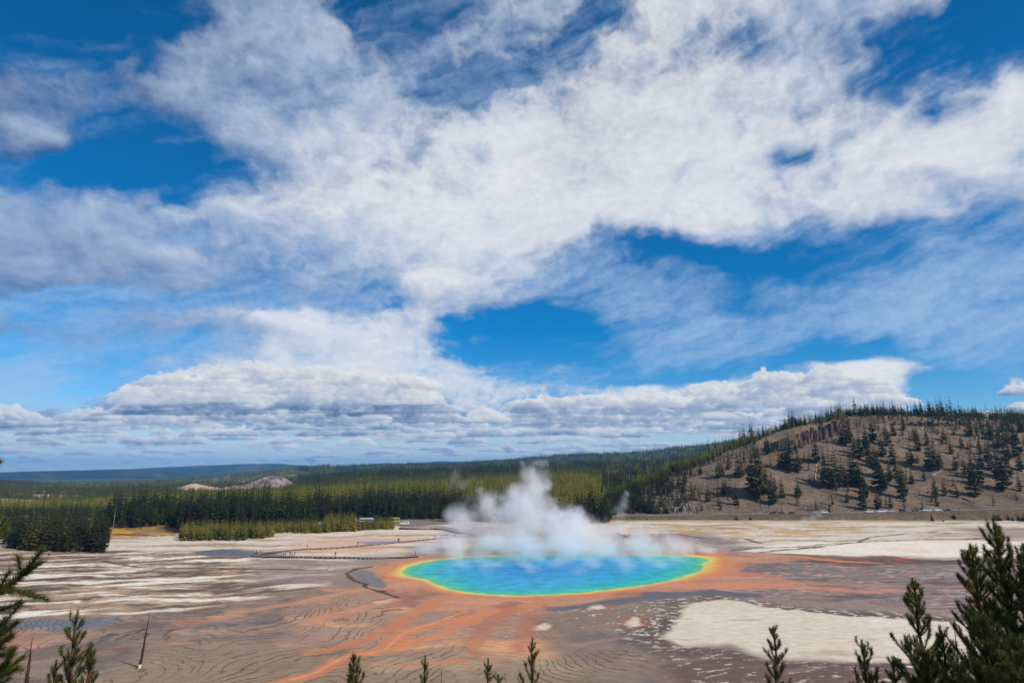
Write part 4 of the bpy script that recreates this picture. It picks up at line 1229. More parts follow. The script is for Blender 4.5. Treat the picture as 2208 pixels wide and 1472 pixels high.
# small ones in front of the road and on the flats, each on its own
for px, py, hp, lab in ((1588, 1121, 11, 'small dark shrub on the road bank, left one of two'), (1618, 1121, 10, 'small dark shrub on the road bank, right one of two'),
                        (2010, 1123, 21, 'dark young pine alone on the flat in front of the parked cars'), (2034, 1124, 6, 'tiny bush on the flat right of the lone young pine'),
                        (2058, 1117, 12, 'brownish shrub on the bank between lone pine and dark bushes'),
                        (105, 1197, 7, 'tiny dark bush on the flat before the left stand')):
    if py < 1118 or 1580 < px < 1630: x, y, z = hit(px, py, 440)
    else: x, y = (float(q) for q in G(px, py)); z = 0
    tree(x, y, z, hp * y * cp / FPX, 'bush' if hp < 20 else 'hill', lab, None, name='shrub' if hp < 20 else 'pine_tree', fat=1.0 if hp < 20 else 1.3)
for i in range(16):
    px = rs.choice([rs.uniform(2125, 2160), rs.uniform(2160, 2185), rs.uniform(2185, 2240)])
    x, y = (float(q) for q in G(px, rs.uniform(1117, 1123) if px < 2180 else rs.uniform(1119, 1125)))
    tree(x, y, 0, rs.uniform(3.0, 5.5), 'bush', 'dark bush in the clump at the far right below the road', 'dark bushes at the far right of the flat', name='shrub')
for px, py in ((303, 1141), (375, 1136), (368, 1134), (390, 1133), (398, 1136), (363, 1128)):
    x, y = (float(q) for q in G(px, py)); tree(x, y, 0, rs.uniform(2, 6) if px < 310 else rs.uniform(4, 8), 'dark', 'small pine on the tawny meadow right of the left stand', 'small pines on the tawny meadow')
# within a group, name those that one can point out
for g, L_ in MEM.items():
    if len(L_) < 4: continue
    done = set()
    hs_ = sorted(L_, key=lambda q: q[2]); xs_ = sorted(L_, key=lambda q: q[1])
    picks = [('tallest', hs_[-1]), ('smallest', hs_[0]), ('leftmost', xs_[0]), ('rightmost', xs_[-1])]
    if len(L_) > 12: picks += [('second tallest', hs_[-2]), ('second leftmost', xs_[1]), ('second rightmost', xs_[-2])]
    for w, (o, a_, b_) in picks:
        if o.name in done: continue
        done.add(o.name)
        o['label'] = w + ' ' + o['label'] if len(o['label'].split()) < 15 else o['label']
print('single trees', n_single, round(time.time() - T0, 1))

# ------------------------------------------------------------------ the forest: beyond counting, one mass
PROT = bpy.data.collections.new('forest_stock')
def proto(i, V, F, mat):
    me = np_mesh('stock_tree', V, F, [mat])
    o = bpy.data.objects.new('stock_%02d' % i, me); PROT.objects.link(o)
cls_of = {1: [], 2: [], 3: [], 4: [], 5: []}
k = 0
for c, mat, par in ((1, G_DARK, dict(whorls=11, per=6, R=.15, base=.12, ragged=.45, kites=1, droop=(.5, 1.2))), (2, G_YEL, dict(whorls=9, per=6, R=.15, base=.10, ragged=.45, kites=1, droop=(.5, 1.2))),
                    (3, G_MID, dict(whorls=9, per=6, R=.15, base=.12, ragged=.45, kites=1, droop=(.5, 1.2))), (4, G_SAP, dict(whorls=8, per=6, R=.22, base=.03, ragged=.45, kites=1, droop=(.5, 1.2))),
                    (5, G_HILL, dict(whorls=10, per=6, R=.2, base=.08, ragged=.45, kites=1, droop=(.5, 1.2)))):
    for s in range(4):
        V, F = conifer(100 + c * 17 + s, **par)
        V2, F2 = cone_verts(.012, .004, -.06, .6, 3)
        proto(k, np.concatenate([V, V2]), np.concatenate([F, F2 + len(V)]), mat); cls_of[c].append(k); k += 1
# trunk-only variety: grey dead trees at the edges
V, F = cone_verts(.012, .002, -.05, 1.0, 4)
proto(k, V, F, M_GREYWOOD); DEAD = k

def scatter():
    P = []; H = []; I = []
    def add(x, y, z, h, idx):
        P.append(np.stack([x, y, z], 1)); H.append(h); I.append(idx)
    r_ = np.random.default_rng(99)
    bands = [(380, 520, 10500, 13.5), (520, 1050, 46000, 1), (1050, 2000, 52000, 1), (2000, 3000, 36000, 1), (3000, 4700, 52000, 1)]
    for r0, r1, n, q in bands:
        a = r_.uniform(-0.86, 0.86, n); r = np.sqrt(r_.uniform(r0 * r0, r1 * r1, n))
        x, y = r * np.sin(a), r * np.cos(a)
        px = 1104 + 1350 * 1.026 * np.tan(a)
        cls = forest_region(px, r, x, y)
        hb = (px > 1380)
        ua = x / y; cr = np.interp(ua, _ca, _cr)
        # behind the crest of the bare hill: yellow green young forest on its left flank
        bh = (ua > _ca[1]) & (y > cr + 8)
        cls = np.where(bh, np.where(fbm(x / 60, y / 60, 3, 700) > 0.1, 1, 2), np.where(ua > _ca[1] + .01, 0, cls))
        ok = cls > 0
        x, y, r, px, cls, bh = x[ok], y[ok], r[ok], px[ok], cls[ok], bh[ok]
        z = land_z(x, y)
        # keep those that may be seen: drop what lies deep behind the hill
        keep = ~(bh & (y > np.interp(x / y, _ca, _cr) + 260) & (px > 1640))
        x, y, z, r, px, cls = x[keep], y[keep], z[keep], r[keep], px[keep], cls[keep]
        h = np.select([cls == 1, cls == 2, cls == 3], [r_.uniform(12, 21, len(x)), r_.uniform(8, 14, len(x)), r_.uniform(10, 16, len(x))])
        h = np.where((r < 540) & (cls == 1) & (px > 235), r_.uniform(12, 20, len(x)), h)
        h = np.where(px < 235, h * .8, h)
        h = np.where((px < 330) & (r > 520) & (r < 705), h * .45, h)
        h = h * (0.8 + 0.5 * sstep(-.3, .3, fbm(x / 40, y / 40, 2, 730)))
        h = np.where(r > 2000, h * 1.15, h)
        # tones mix at the borders
        sw = r_.random(len(x)); c2 = cls.copy()
        c2 = np.where((sw < .12) & (r < 1100) & (r > 560), 3, c2); c2 = np.where((sw > .97) & (cls == 1) & (r < 500), 3, c2); c2 = np.where((sw > .93) & (cls == 2), 1, c2)
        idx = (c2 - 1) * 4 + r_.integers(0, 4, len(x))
        dd = r_.random(len(x)) < .006; idx = np.where(dd, DEAD, idx); h = np.where(dd, h * .6, h)
        add(x, y, z, h, idx)
    # the left stand behind its front rows
    n = 1500
    x0, y0 = G(-170, 1150); x1, y1 = G(236, 1190)
    x = r_.uniform(-330, -120, n); y = r_.uniform(255, 400, n)
    ok = poly_sd(x, y, GP([(-400, 1172), (10, 1178), (60, 1183), (130, 1187), (232, 1187), (236, 1172), (226, 1150), (200, 1134), (-60, 1130), (-400, 1134)])) < 0
    x, y = x[ok], y[ok]
    add(x, y, x * 0, r_.uniform(8, 17, len(x)), np.where(r_.random(len(x)) < .7, 0, 16) + r_.integers(0, 4, len(x)))
    # yellow green saplings
    for pts, n, h0, h1 in (([(386, 1166), (520, 1164), (590, 1158), (588, 1148), (520, 1146), (400, 1148)], 420, 5, 9), ([(588, 1150), (700, 1149), (760, 1144), (850, 1141), (850, 1135), (700, 1137), (588, 1142)], 700, 3.5, 7.5),
                           ([(700, 1148), (770, 1146), (770, 1130), (700, 1130)], 160, 7, 10)):
        Pg = GP(pts); xs = [q[0] for q in Pg]; ys = [q[1] for q in Pg]
        x = r_.uniform(min(xs), max(xs), n * 3); y = r_.uniform(min(ys), max(ys), n * 3)
        ok = poly_sd(x, y, Pg) < 0; x, y = x[ok][:n], y[ok][:n]
        add(x, y, x * 0, r_.uniform(h0, h1, len(x)), np.where(r_.random(len(x)) < .75, 12, 8) + r_.integers(0, 4, len(x)))
    # hill: denser at the top right, along the crest and down the left flank
    n = 15500
    a = r_.uniform(float(_ca[1]), .92, n); cr = np.interp(a, _ca, _cr); r = 476 + (cr - 466) * r_.random(n)
    s = (r - 476) / (cr - 476); x, y = r * a, r
    px = 1104 + 1350 * 1.01 * a
    den = 0.022 + 0.13 * sstep(.45, 1, s) + 0.85 * sstep(.93, 1.0, s) * sstep(1980, 1700, px) + 0.32 * sstep(.9, 1.0, s) + .5 * sstep(1520, 1360, px) + 0.30 * sstep(1980, 2300, px) * sstep(.35, .7, s)
    den = den * np.where(fbm(x / 25, y / 25, 3, 710) > -0.05, 1.3, .4)
    cl = (px > 1640) & (px < 1830) & (s > .55) & (s < .93)
    ok = (r_.random(n) < den) & ~cl
    x, y, s, px = x[ok], y[ok], s[ok], px[ok]
    c = np.where((s > .93) & (px < 1830), np.where(r_.random(len(x)) < .6, 4, 16), np.where(r_.random(len(x)) < .5, 16, 0)) + r_.integers(0, 4, len(x))
    c = np.where(r_.random(len(x)) < .03, DEAD, c)
    add(x, y, land_z(x, y), r_.uniform(4, 15, len(x)) * np.where(px < 1700, .85, 1), c)
    # low brush on the hill
    n = 2600
    a = r_.uniform(float(_ca[1]), .92, n); cr = np.interp(a, _ca, _cr); r = 478 + (cr - 470) * r_.random(n); x, y = r * a, r
    ok = fbm(x / 18, y / 18, 3, 720) > .02; x, y = x[ok], y[ok]
    add(x, y, land_z(x, y), r_.uniform(.8, 2.4, len(x)), 12 + r_.integers(0, 8, len(x)))
    # knoll
    n = 260; a = r_.uniform(float(az_of(515, 1035)), float(az_of(650, 1035)), n); r = r_.uniform(1600, 1760, n)
    x, y = r * np.sin(a), r * np.cos(a)
    a_ = np.interp(a, [float(az_of(q, 1035)) for q in (500, 550, 590, 620, 650)], [-1, 14, 29, 20, 0])
    add(x, y, a_ * np.clip(1 - np.abs(r - 1700) / 110, 0, 1) - 4, r_.uniform(6, 10, n), r_.integers(0, 4, n))
    return np.concatenate(P), np.concatenate(H), np.concatenate(I)
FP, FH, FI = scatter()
me = bpy.data.meshes.new('forest')
me.vertices.add(len(FP)); me.vertices.foreach_set('co', FP.astype(np.float32).ravel())
set_f(me, 'height', FH)
a = me.attributes.new('which', 'INT', 'POINT'); a.data.foreach_set('value', FI.astype(np.int32))
set_f(me, 'turn', np.random.default_rng(5).uniform(0, 6.28, len(FP)))
fo = obj('forest', me)
tag(fo, kind='stuff')
ng = bpy.data.node_groups.new('forest', 'GeometryNodeTree')
ng.interface.new_socket('Geometry', in_out='INPUT', socket_type='NodeSocketGeometry')
ng.interface.new_socket('Geometry', in_out='OUTPUT', socket_type='NodeSocketGeometry')
N = ng.nodes.new
gi, go = N('NodeGroupInput'), N('NodeGroupOutput')
ci = N('GeometryNodeCollectionInfo'); ci.inputs['Collection'].default_value = PROT
ci.inputs['Separate Children'].default_value = True; ci.inputs['Reset Children'].default_value = True
ip = N('GeometryNodeInstanceOnPoints'); ip.inputs['Pick Instance'].default_value = True
def named(nm, t):
    q = N('GeometryNodeInputNamedAttribute'); q.data_type = t; q.inputs['Name'].default_value = nm
    return q.outputs['Attribute']
cr_ = N('ShaderNodeCombineXYZ'); cs = N('ShaderNodeCombineXYZ')
L = ng.links.new
L(named('turn', 'FLOAT'), cr_.inputs[2])
hsk = named('height', 'FLOAT')
for i in range(3): L(hsk, cs.inputs[i])
L(gi.outputs[0], ip.inputs['Points']); L(ci.outputs[0], ip.inputs['Instance'])
L(named('which', 'INT'), ip.inputs['Instance Index']); L(cr_.outputs[0], ip.inputs['Rotation']); L(cs.outputs[0], ip.inputs['Scale'])
L(ip.outputs[0], go.inputs[0])
md = fo.modifiers.new('scatter', 'NODES'); md.node_group = ng
def stones():
    r_ = np.random.default_rng(8); n = 5200
    a = r_.uniform(float(_ca[1]), .95, n); cr = np.interp(a, _ca, _cr); y = 476 + (cr - 474) * r_.random(n) ** .8; x = a * y
    ok = fbm(x / 22, y / 22, 3, 740) > -.12; x, y = x[ok], y[ok]; z = land_z(x, y); n = len(x)
    s = .25 + 1.0 * r_.random(n) ** 3
    base = np.array([(1, 0, 0), (0, 1, 0), (-1, 0, 0), (0, -1, 0), (0, 0, .8), (0, 0, -.6)])
    V = base[None] * s[:, None, None] * r_.uniform(.6, 1.3, (n, 6, 3)) + np.stack([x, y, z], 1)[:, None]
    F = np.array([(0, 1, 4), (1, 2, 4), (2, 3, 4), (3, 0, 4), (1, 0, 5), (2, 1, 5), (3, 2, 5), (0, 3, 5)])[None] + (np.arange(n) * 6)[:, None, None]
    t = NT('stone'); g = t.n('ShaderNodeNewGeometry')
    c = t.mix(g.outputs['Random Per Island'], tuple(lin((92, 82, 76)) * .8) + (1,), tuple(lin((178, 164, 150)) * .8) + (1,)); t.principled(c, .9, .1)
    tag(obj('scree_stones', np_mesh('scree_stones', V.reshape(-1, 3), F.reshape(-1, 3), [t.m])), kind='stuff')
stones()
print('forest', len(FP), round(time.time() - T0, 1))
# ------------------------------------------------------------------ road and vehicles
M_ASPH = simple_mat('asphalt', lin((150, 140, 130)) * .62, 0.9, 0.2, 0.15, .5)
M_TYRE = simple_mat('tyre', (0.02, 0.02, 0.02), 0.8, 0.2, .1)
M_GLASS = simple_mat('car_glass', (0.02, 0.025, 0.03), 0.08, 0.6, .05)
M_RIM = simple_mat('rim', (0.45, 0.45, 0.45), 0.35, 0.5, .05)
M_LAMP = simple_mat('lamp_glass', (0.7, 0.7, 0.65), 0.2, 0.5, .05)
M_RED = simple_mat('tail_lamp', (0.35, 0.02, 0.02), 0.3, 0.5, .05)
PAINT = {}
def paint(c):
    if c not in PAINT:
        PAINT[c] = simple_mat('paint_%d_%d_%d' % c, lin(c), 0.3, 0.5, .05, 1)
    return PAINT[c]

def strip(name, a0, a1, r0, r1, dz, mat, n=200):
    A = np.linspace(a0, a1, n); V = []
    for r in (r0, r1):
        x, y = r * A, np.full(n, float(r))
        V.append(np.stack([x, y, land_z(x, y) + dz], 1))
    zz = np.maximum(V[0][:, 2], V[1][:, 2]); V[0][:, 2] = zz; V[1][:, 2] = zz
    me = np_mesh(name, np.concatenate(V), grid_faces(2, n), [mat])
    return obj(name, me)
tag(strip('road', at_Y(1270, 1112, 462)[0], 1.1, 458.5, 470, 0.10, M_ASPH), kind='structure')
tag(strip('road_line', at_Y(1270, 1112, 462)[0], 1.1, 464.1, 464.25, 0.12, simple_mat('line_paint', lin((220, 190, 90)) * .7)), kind='structure')
xs0, _ = G(760, 1125); 
def flat_patch(name, pts, z, mat):
    P = GP(pts)
    bm = bmesh.new(); f = bm.faces.new([bm.verts.new((a, b, z)) for a, b in P])
    if f.normal.z < 0: f.normal_flip()
    bmesh.ops.triangulate(bm, faces=bm.faces[:])
    me = bpy.data.meshes.new(name); bm.to_mesh(me); bm.free(); me.materials.append(mat)
    return tag(obj(name, me), kind='structure')
flat_patch('parking_lot', [(690, 1128), (700, 1121), (860, 1120), (975, 1121), (975, 1129), (900, 1134), (850, 1133)], 0.12, M_ASPH)

def bm_mesh(name, build, mat, bevel=0.0):
    bm = bmesh.new(); build(bm)
    if bevel > 0: bmesh.ops.bevel(bm, geom=bm.edges[:], offset=bevel, segments=2, affect='EDGES', clamp_overlap=True)
    bmesh.ops.recalc_face_normals(bm, faces=bm.faces[:])
    me = bpy.data.meshes.new(name); bm.to_mesh(me); bm.free(); me.materials.append(mat)
    return me
def add_box(bm, c, s, taper=1.0, shear=0.0):
    x, y, z = s[0] / 2, s[1] / 2, s[2] / 2
    vs = []
    for k, dz in ((1.0, -z), (taper, z)):
        for dx, dy in ((-x, -y), (x, -y), (x, y), (-x, y)):
            vs.append(bm.verts.new((c[0] + dx * k + (shear if dz > 0 else 0), c[1] + dy * (1 if k == 1 else (1 + k) / 2), c[2] + dz)))
    for f in ((3, 2, 1, 0), (4, 5, 6, 7), (0, 1, 5, 4), (1, 2, 6, 5), (2, 3, 7, 6), (3, 0, 4, 7)):
        bm.faces.new([vs[i] for i in f])
def add_prism(bm, prof, y0, y1):
    """profile in x, z swept along y"""
    a = [bm.verts.new((p[0], y0, p[1])) for p in prof]; b = [bm.verts.new((p[0], y1, p[1])) for p in prof]
    bm.faces.new(a[::-1]); bm.faces.new(b)
    for i in range(len(prof)):
        j = (i + 1) % len(prof); bm.faces.new((a[i], a[j], b[j], b[i]))
def add_cyl(bm, c, r, h, axis='Y', seg=14):
    R = Matrix.Rotation(math.pi / 2, 4, 'X') if axis == 'Y' else (Matrix.Rotation(math.pi / 2, 4, 'Y') if axis == 'X' else Matrix())
    bmesh.ops.create_cone(bm, cap_ends=True, segments=seg, radius1=r, radius2=r, depth=h, matrix=Matrix.Translation(c) @ R)

SHAPES = {
    'suv': dict(L=4.8, W=1.9, prof=[(-2.4, .45), (-2.4, .95), (-2.25, 1.05), (-1.25, 1.15), (1.9, 1.18), (2.32, 1.1), (2.4, .5), (2.0, .35), (-2.1, .35)],
                cab=[(-1.3, 1.1), (-.55, 1.72), (1.75, 1.75), (2.25, 1.12)], r=.37, ax=(-1.5, 1.45)),
    'sedan': dict(L=4.7, W=1.8, prof=[(-2.35, .4), (-2.3, .75), (-1.2, .95), (1.5, 1.0), (2.2, .95), (2.35, .45), (2.0, .3), (-2.0, .3)],
                  cab=[(-1.1, .92), (-.3, 1.42), (.9, 1.44), (1.7, .98)], r=.33, ax=(-1.45, 1.4)),
    'pickup': dict(L=5.6, W=1.95, prof=[(-2.8, .5), (-2.75, 1.05), (-1.6, 1.15), (.7, 1.18), (.75, 1.15), (2.8, 1.15), (2.8, .55), (2.4, .42), (-2.4, .42)],
                   cab=[(-1.5, 1.1), (-.8, 1.8), (.5, 1.82), (.75, 1.12)], r=.4, ax=(-1.8, 1.7)),
    'van': dict(L=5.4, W=2.0, prof=[(-2.7, .45), (-2.65, 1.1), (-1.9, 1.25), (-1.3, 2.0), (2.6, 2.1), (2.7, 2.0), (2.7, .5), (2.3, .38), (-2.3, .38)],
                cab=None, r=.36, ax=(-1.75, 1.6)),
}
def vehicle(name, label, cat, shape, col, x, y, z, rz, group=None):
    S = SHAPES[shape]; W = S['W']
    root = empty(name, (x, y, z), rz); tag(root, label, cat, group)
    pm = paint(col)
    obj('body', bm_mesh('body', lambda bm: add_prism(bm, S['prof'], -W / 2, W / 2), pm, .05), root)
    if S['cab']:
        c = S['cab']; w = W * .43
        obj('roof', bm_mesh('roof', lambda bm: add_prism(bm, c, -w, w), pm, .06), root)
        (x0, z0), (x1, z1), (x2, z2), (x3, z3) = c
        for s in (-1, 1):
            obj('side_window', bm_mesh('side_window', lambda bm: add_prism(bm, [(x0 + .25, z0 + .08), (x1 + .06, z1 - .1), (x2 - .06, z2 - .1), (x3 - .2, z3 + .08)], s * (w + .012) - .01, s * (w + .012) + .01), M_GLASS), root)
        obj('windscreen', bm_mesh('windscreen', lambda bm: add_prism(bm, [(x0 - .02, z0 + .06), (x1 - .04, z1 - .06), (x1 + .0, z1 - .06), (x0 + .02, z0 + .06)], -w * .88, w * .88), M_GLASS), root)
        obj('rear_window', bm_mesh('rear_window', lambda bm: add_prism(bm, [(x2 + .02, z2 - .06), (x3 + .01, z3 + .08), (x3 - .03, z3 + .08), (x2 - .02, z2 - .06)], -w * .88, w * .88), M_GLASS), root)
    else:
        for s in (-1, 1):
            for a, b in ((-1.45, -.5), (-.35, .95), (1.1, 2.4)):
                obj('side_window', bm_mesh('side_window', lambda bm: add_box(bm, ((a + b) / 2, s * (W / 2 + .004), 1.6), (b - a, .03, .5)), M_GLASS), root)
        obj('windscreen', bm_mesh('windscreen', lambda bm: add_prism(bm, [(-1.92, 1.28), (-1.42, 1.92), (-1.36, 1.92), (-1.86, 1.28)], -W * .42, W * .42), M_GLASS), root)
    L2 = S['L'] / 2
    for s in (-1, 1):
        obj('headlight', bm_mesh('headlight', lambda bm: add_box(bm, (-L2 - .01, s * W * .36, .78), (.05, .32, .16)), M_LAMP), root)
        obj('tail_light', bm_mesh('tail_light', lambda bm: add_box(bm, (L2 + .01, s * W * .38, .85), (.05, .22, .22)), M_RED), root)
        for ax in S['ax']:
            wh = obj('wheel', bm_mesh('wheel', lambda bm: add_cyl(bm, (0, 0, 0), S['r'], .24), M_TYRE), root); wh.location = (ax, s * (W / 2 - .08), S['r'])
            rm = obj('rim', bm_mesh('rim', lambda bm: add_cyl(bm, (0, s * .125, 0), S['r'] * .6, .03), M_RIM), wh)
    if shape == 'pickup':
        obj('load_bed', bm_mesh('load_bed', lambda bm: add_box(bm, (1.78, 0, 1.165), (1.85, W * .8, .02)), M_TYRE), root)
    return root

def on_road(px, r):
    a = at_Y(px, 1103, r)[0]; x, y = r * a, r
    return x, y, float(land_z(np.array([x]), np.array([y]))[0]) + 0.10, 0.0
# (px, shape, colour, label, turned round)
for px, sh, col, lab, fl in ((1666, 'suv', (34, 34, 38), 'black suv on the road, leftmost of the parked cars', 0), (1686, 'sedan', (52, 50, 54), 'dark grey sedan between two black cars on the road', 1),
                             (1706, 'sedan', (24, 24, 28), 'small black car left of the long gap in the row', 0), (1757, 'suv', (150, 158, 168), 'grey suv half veiled by the small roadside steam', 0),
                             (1777, 'van', (196, 206, 214), 'pale van just right of the small roadside steam', 1), (1874, 'pickup', (226, 228, 230), 'white pickup below the tall pines, start of the right row', 0),
                             (1897, 'pickup', (236, 236, 236), 'white pickup with a white car parked behind it', 1), (1921, 'sedan', (176, 190, 204), 'silver sedan between white pickup and black suv', 0),
                             (1947, 'suv', (22, 22, 26), 'black suv in the right row between silver and maroon cars', 1), (1974, 'suv', (96, 76, 78), 'maroon grey suv right of the black one', 0),
                             (1997, 'pickup', (214, 224, 232), 'pale blue white pickup in the right row', 0), (2021, 'suv', (238, 240, 242), 'bright white suv near the end of the right row', 1),
                             (2043, 'sedan', (30, 30, 34), 'black sedan at the right end of the parked row', 0)):
    x, y, z, rz = on_road(px, 461.3)
    vehicle('parked_car', lab, 'pickup truck' if sh == 'pickup' else ('van' if sh == 'van' else 'car'), sh, col, x, y, z, rz + (math.pi if fl else 0), 'vehicles parked along the road')
for px, r, sh, col, lab in ((1908, 467.3, 'sedan', (230, 232, 236), 'white car on the far side behind the white pickup'), (2010, 467.0, 'sedan', (190, 202, 214), 'light grey car behind the gap of two white vehicles')):
    x, y, z, rz = on_road(px, r); vehicle('parked_car', lab, 'car', sh, col, x, y, z, rz, 'vehicles parked along the road')

def bus(label, x, y, z, rz, Lh, H, base, low, cat='bus', name='coach', group=None):
    W = 2.5; root = empty(name, (x, y, z), rz); tag(root, label, cat, group)
    prof = [(-Lh, .4), (-Lh - .05, 1.3), (-Lh + .25, H - .1), (-Lh + .6, H), (Lh - .2, H), (Lh, H - .15), (Lh, .4)]
    obj('body', bm_mesh('body', lambda bm: add_prism(bm, prof, -W / 2, W / 2), paint(base), .06), root)
    for s in (-1, 1):
        obj('side_stripe', bm_mesh('side_stripe', lambda bm: add_box(bm, (0, s * (W / 2 + .01), .85), (Lh * 2 - .3, .03, .7)), paint(low)), root)
        k = max(2, int(Lh * 2 / 1.7)); w = (Lh * 2 - .8) / k
        for i in range(k):
            obj('window', bm_mesh('window', lambda bm: add_box(bm, (-Lh + .5 + w * (i + .5), s * (W / 2 + .012), H * .64), (w - .18, .03, H * .26)), M_GLASS), root)
        for ax in (-Lh + 1.8, Lh - 2.2):
            wh = obj('wheel', bm_mesh('wheel', lambda bm: add_cyl(bm, (0, 0, 0), .48, .3), M_TYRE), root); wh.location = (ax, s * (W / 2 - .1), .48)
        obj('headlight', bm_mesh('headlight', lambda bm: add_box(bm, (-Lh - .05, s * .9, .85), (.06, .35, .2)), M_LAMP), root)
    obj('windscreen', bm_mesh('windscreen', lambda bm: add_prism(bm, [(-Lh - .06, 1.35), (-Lh + .2, H - .25), (-Lh + .25, H - .25), (-Lh - .0, 1.35)], -W * .45, W * .45), M_GLASS), root)
    return root
def lot(px, py):
    x, y = G(px, py, .12); return float(x), float(y), .122
x, y, z = lot(790, 1127.5); bus('pale blue motorhome parked behind the saplings left of the coaches', x, y, z, .1, 4.4, 3.3, (206, 220, 232), (60, 96, 140), 'motorhome', 'motorhome')
x, y, z = lot(812, 1124.5); bus('dark blue coach parked behind the motorhome and yellow coach', x, y, z, .02, 6.0, 3.2, (30, 40, 58), (24, 30, 44))
x, y, z = lot(829, 1128); bus('long dark coach with yellow lower side in the parking', x, y, z, .02, 6.0, 3.3, (40, 46, 56), (180, 174, 50))
x, y, z = lot(849, 1127); bus('yellow topped coach at the right end of the coaches', x, y, z, .9, 4.0, 3.3, (150, 146, 60), (150, 146, 56))
x, y, z = lot(872, 1131); vehicle('van', 'white van parked alone right of the yellow coach', 'van', 'van', (240, 240, 240), x, y, z, 0)
for px, py, sh, col, lab in ((746, 1123, 'suv', (222, 228, 234), 'white suv at the left end of the forest parking'), (763, 1123, 'suv', (150, 176, 206), 'blue grey suv between white suv and motorhome'),
                             (795, 1131, 'sedan', (170, 178, 186), 'silver car in front of the motorhome'), (712, 1121.5, 'van', (200, 216, 226), 'pale van under the dark trees at the left of the parking')):
    x, y, z = lot(px, py); vehicle('parked_car', lab, 'van' if sh == 'van' else 'car', sh, col, x, y, z, random.uniform(-.4, .4))

def hut(px, py, W, D, H, label):
    x, y = (float(q) for q in G(px, py)); root = empty('hut', (x, y, 0), .1); tag(root, label, 'hut')
    wl_ = obj('wall', bm_mesh('wall', lambda bm: add_box(bm, (0, 0, H / 2), (W, D, H)), simple_mat('brown_boards', lin((110, 84, 62)), .8)), root)
    obj('roof', bm_mesh('roof', lambda bm: add_prism(bm, [(-W / 2 - .5, H + .002), (0, H + W * .3), (W / 2 + .5, H + .002)], -D / 2 - .5, D / 2 + .5), simple_mat('pale_roof', lin((190, 182, 170)) * .8, .8)), root)
    obj('door', bm_mesh('door', lambda bm: add_box(bm, (0, -D / 2 - .02, 1.05), (.95, .06, 2.1)), simple_mat('door_paint', lin((80, 60, 44)), .7)), root)
hut(807, 1121, 5, 5, 2.8, 'small brown hut with pale gable roof left of its twin in the trees')
hut(823, 1120.4, 4.4, 4.4, 2.6, 'smaller brown hut with pale roof right of its twin in the trees')

# ------------------------------------------------------------------ boardwalks
M_DECK = simple_mat('deck_wood', lin((150, 134, 120)) * .7, .85, .15, .25, .8)
M_POST = simple_mat('dark_post', lin((70, 56, 48)) * .7, .9, .1, .2, 2)
def polyline(P, step):
    P = np.array(P, float); out = [P[0]]; 
    for a, b in zip(P[:-1], P[1:]):
        d = np.linalg.norm(b - a); n = max(1, int(round(d / step)))
        for i in range(1, n + 1): out.append(a + (b - a) * i / n)
    return np.array(out)
def smooth_px(pts, k=8):
    pts = np.array(pts, float); n = len(pts); out = []
    for i in range(n - 1):
        p0, p1, p2, p3 = pts[max(i - 1, 0)], pts[i], pts[i + 1], pts[min(i + 2, n - 1)]
        for t in np.linspace(0, 1, k, endpoint=False):
            out.append(.5 * ((2 * p1) + (-p0 + p2) * t + (2 * p0 - 5 * p1 + 4 * p2 - p3) * t * t + (-p0 + 3 * p1 - 3 * p2 + p3) * t ** 3))
    out.append(pts[-1]); return out
WALKS = []
def boardwalk(label, pxs, h=0.55, w=1.8, gap=2.6, rail=False):
    P = polyline([G(a, b, h) for a, b in smooth_px(pxs)], gap)
    WALKS.append(P)
    D = np.gradient(P, axis=0); D /= np.linalg.norm(D, axis=1)[:, None]; Nn = np.stack([-D[:, 1], D[:, 0]], 1)
    c = P.mean(0); root = empty('boardwalk', (c[0], c[1], 0)); tag(root, label, 'boardwalk')
    bm = bmesh.new(); prev = None
    for p, nn in zip(P - c, Nn):
        q = [bm.verts.new((p[0] + nn[0] * s * w / 2, p[1] + nn[1] * s * w / 2, z)) for s, z in ((-1, h), (1, h), (1, h - .18), (-1, h - .18))]
        if prev:
            for i in range(4): bm.faces.new((prev[i], prev[(i + 1) % 4], q[(i + 1) % 4], q[i]))
        else: bm.faces.new(q)
        prev = q
    bm.faces.new(prev[::-1]); bmesh.ops.recalc_face_normals(bm, faces=bm.faces[:])
    me = bpy.data.meshes.new('deck'); bm.to_mesh(me); bm.free(); me.materials.append(M_DECK); obj('deck', me, root)
    pm = bm_mesh('post', lambda bm: add_box(bm, (0, 0, (h - .2) / 2 - .2), (.55 if w > 1.7 else .35, w - .1, h + .1)), M_POST)
    for i in range(len(P)):
        o = obj('post', pm, root); o.location = (P[i][0] - c[0], P[i][1] - c[1], 0); o.rotation_euler = (0, 0, math.atan2(D[i][1], D[i][0]))
    if rail:
        rm = bm_mesh('rail_post', lambda bm: add_box(bm, (0, 0, .5), (.12, .12, 1.0)), M_DECK)
        for s in (-1, 1):
            for i in range(len(P)):
                o = obj('rail_post', rm, root); o.location = (P[i][0] - c[0] + Nn[i][0] * s * .85, P[i][1] - c[1] + Nn[i][1] * s * .85, h)
            bm = bmesh.new()
            for i in range(len(P) - 1):
                a, b = P[i] - c + Nn[i] * s * .85, P[i + 1] - c + Nn[i + 1] * s * .85
                for zz in (h + .5, h + 1.0):
                    vs = [bm.verts.new((q[0], q[1], zz + d)) for q, d in ((a, -.06), (b, -.06), (b, .06), (a, .06))]
                    bm.faces.new(vs)
            me = bpy.data.meshes.new('handrail'); bm.to_mesh(me); bm.free(); me.materials.append(M_DECK); o = obj('handrail', me, root)
            sm = o.modifiers.new('thick', 'SOLIDIFY'); sm.thickness = .06
    return root
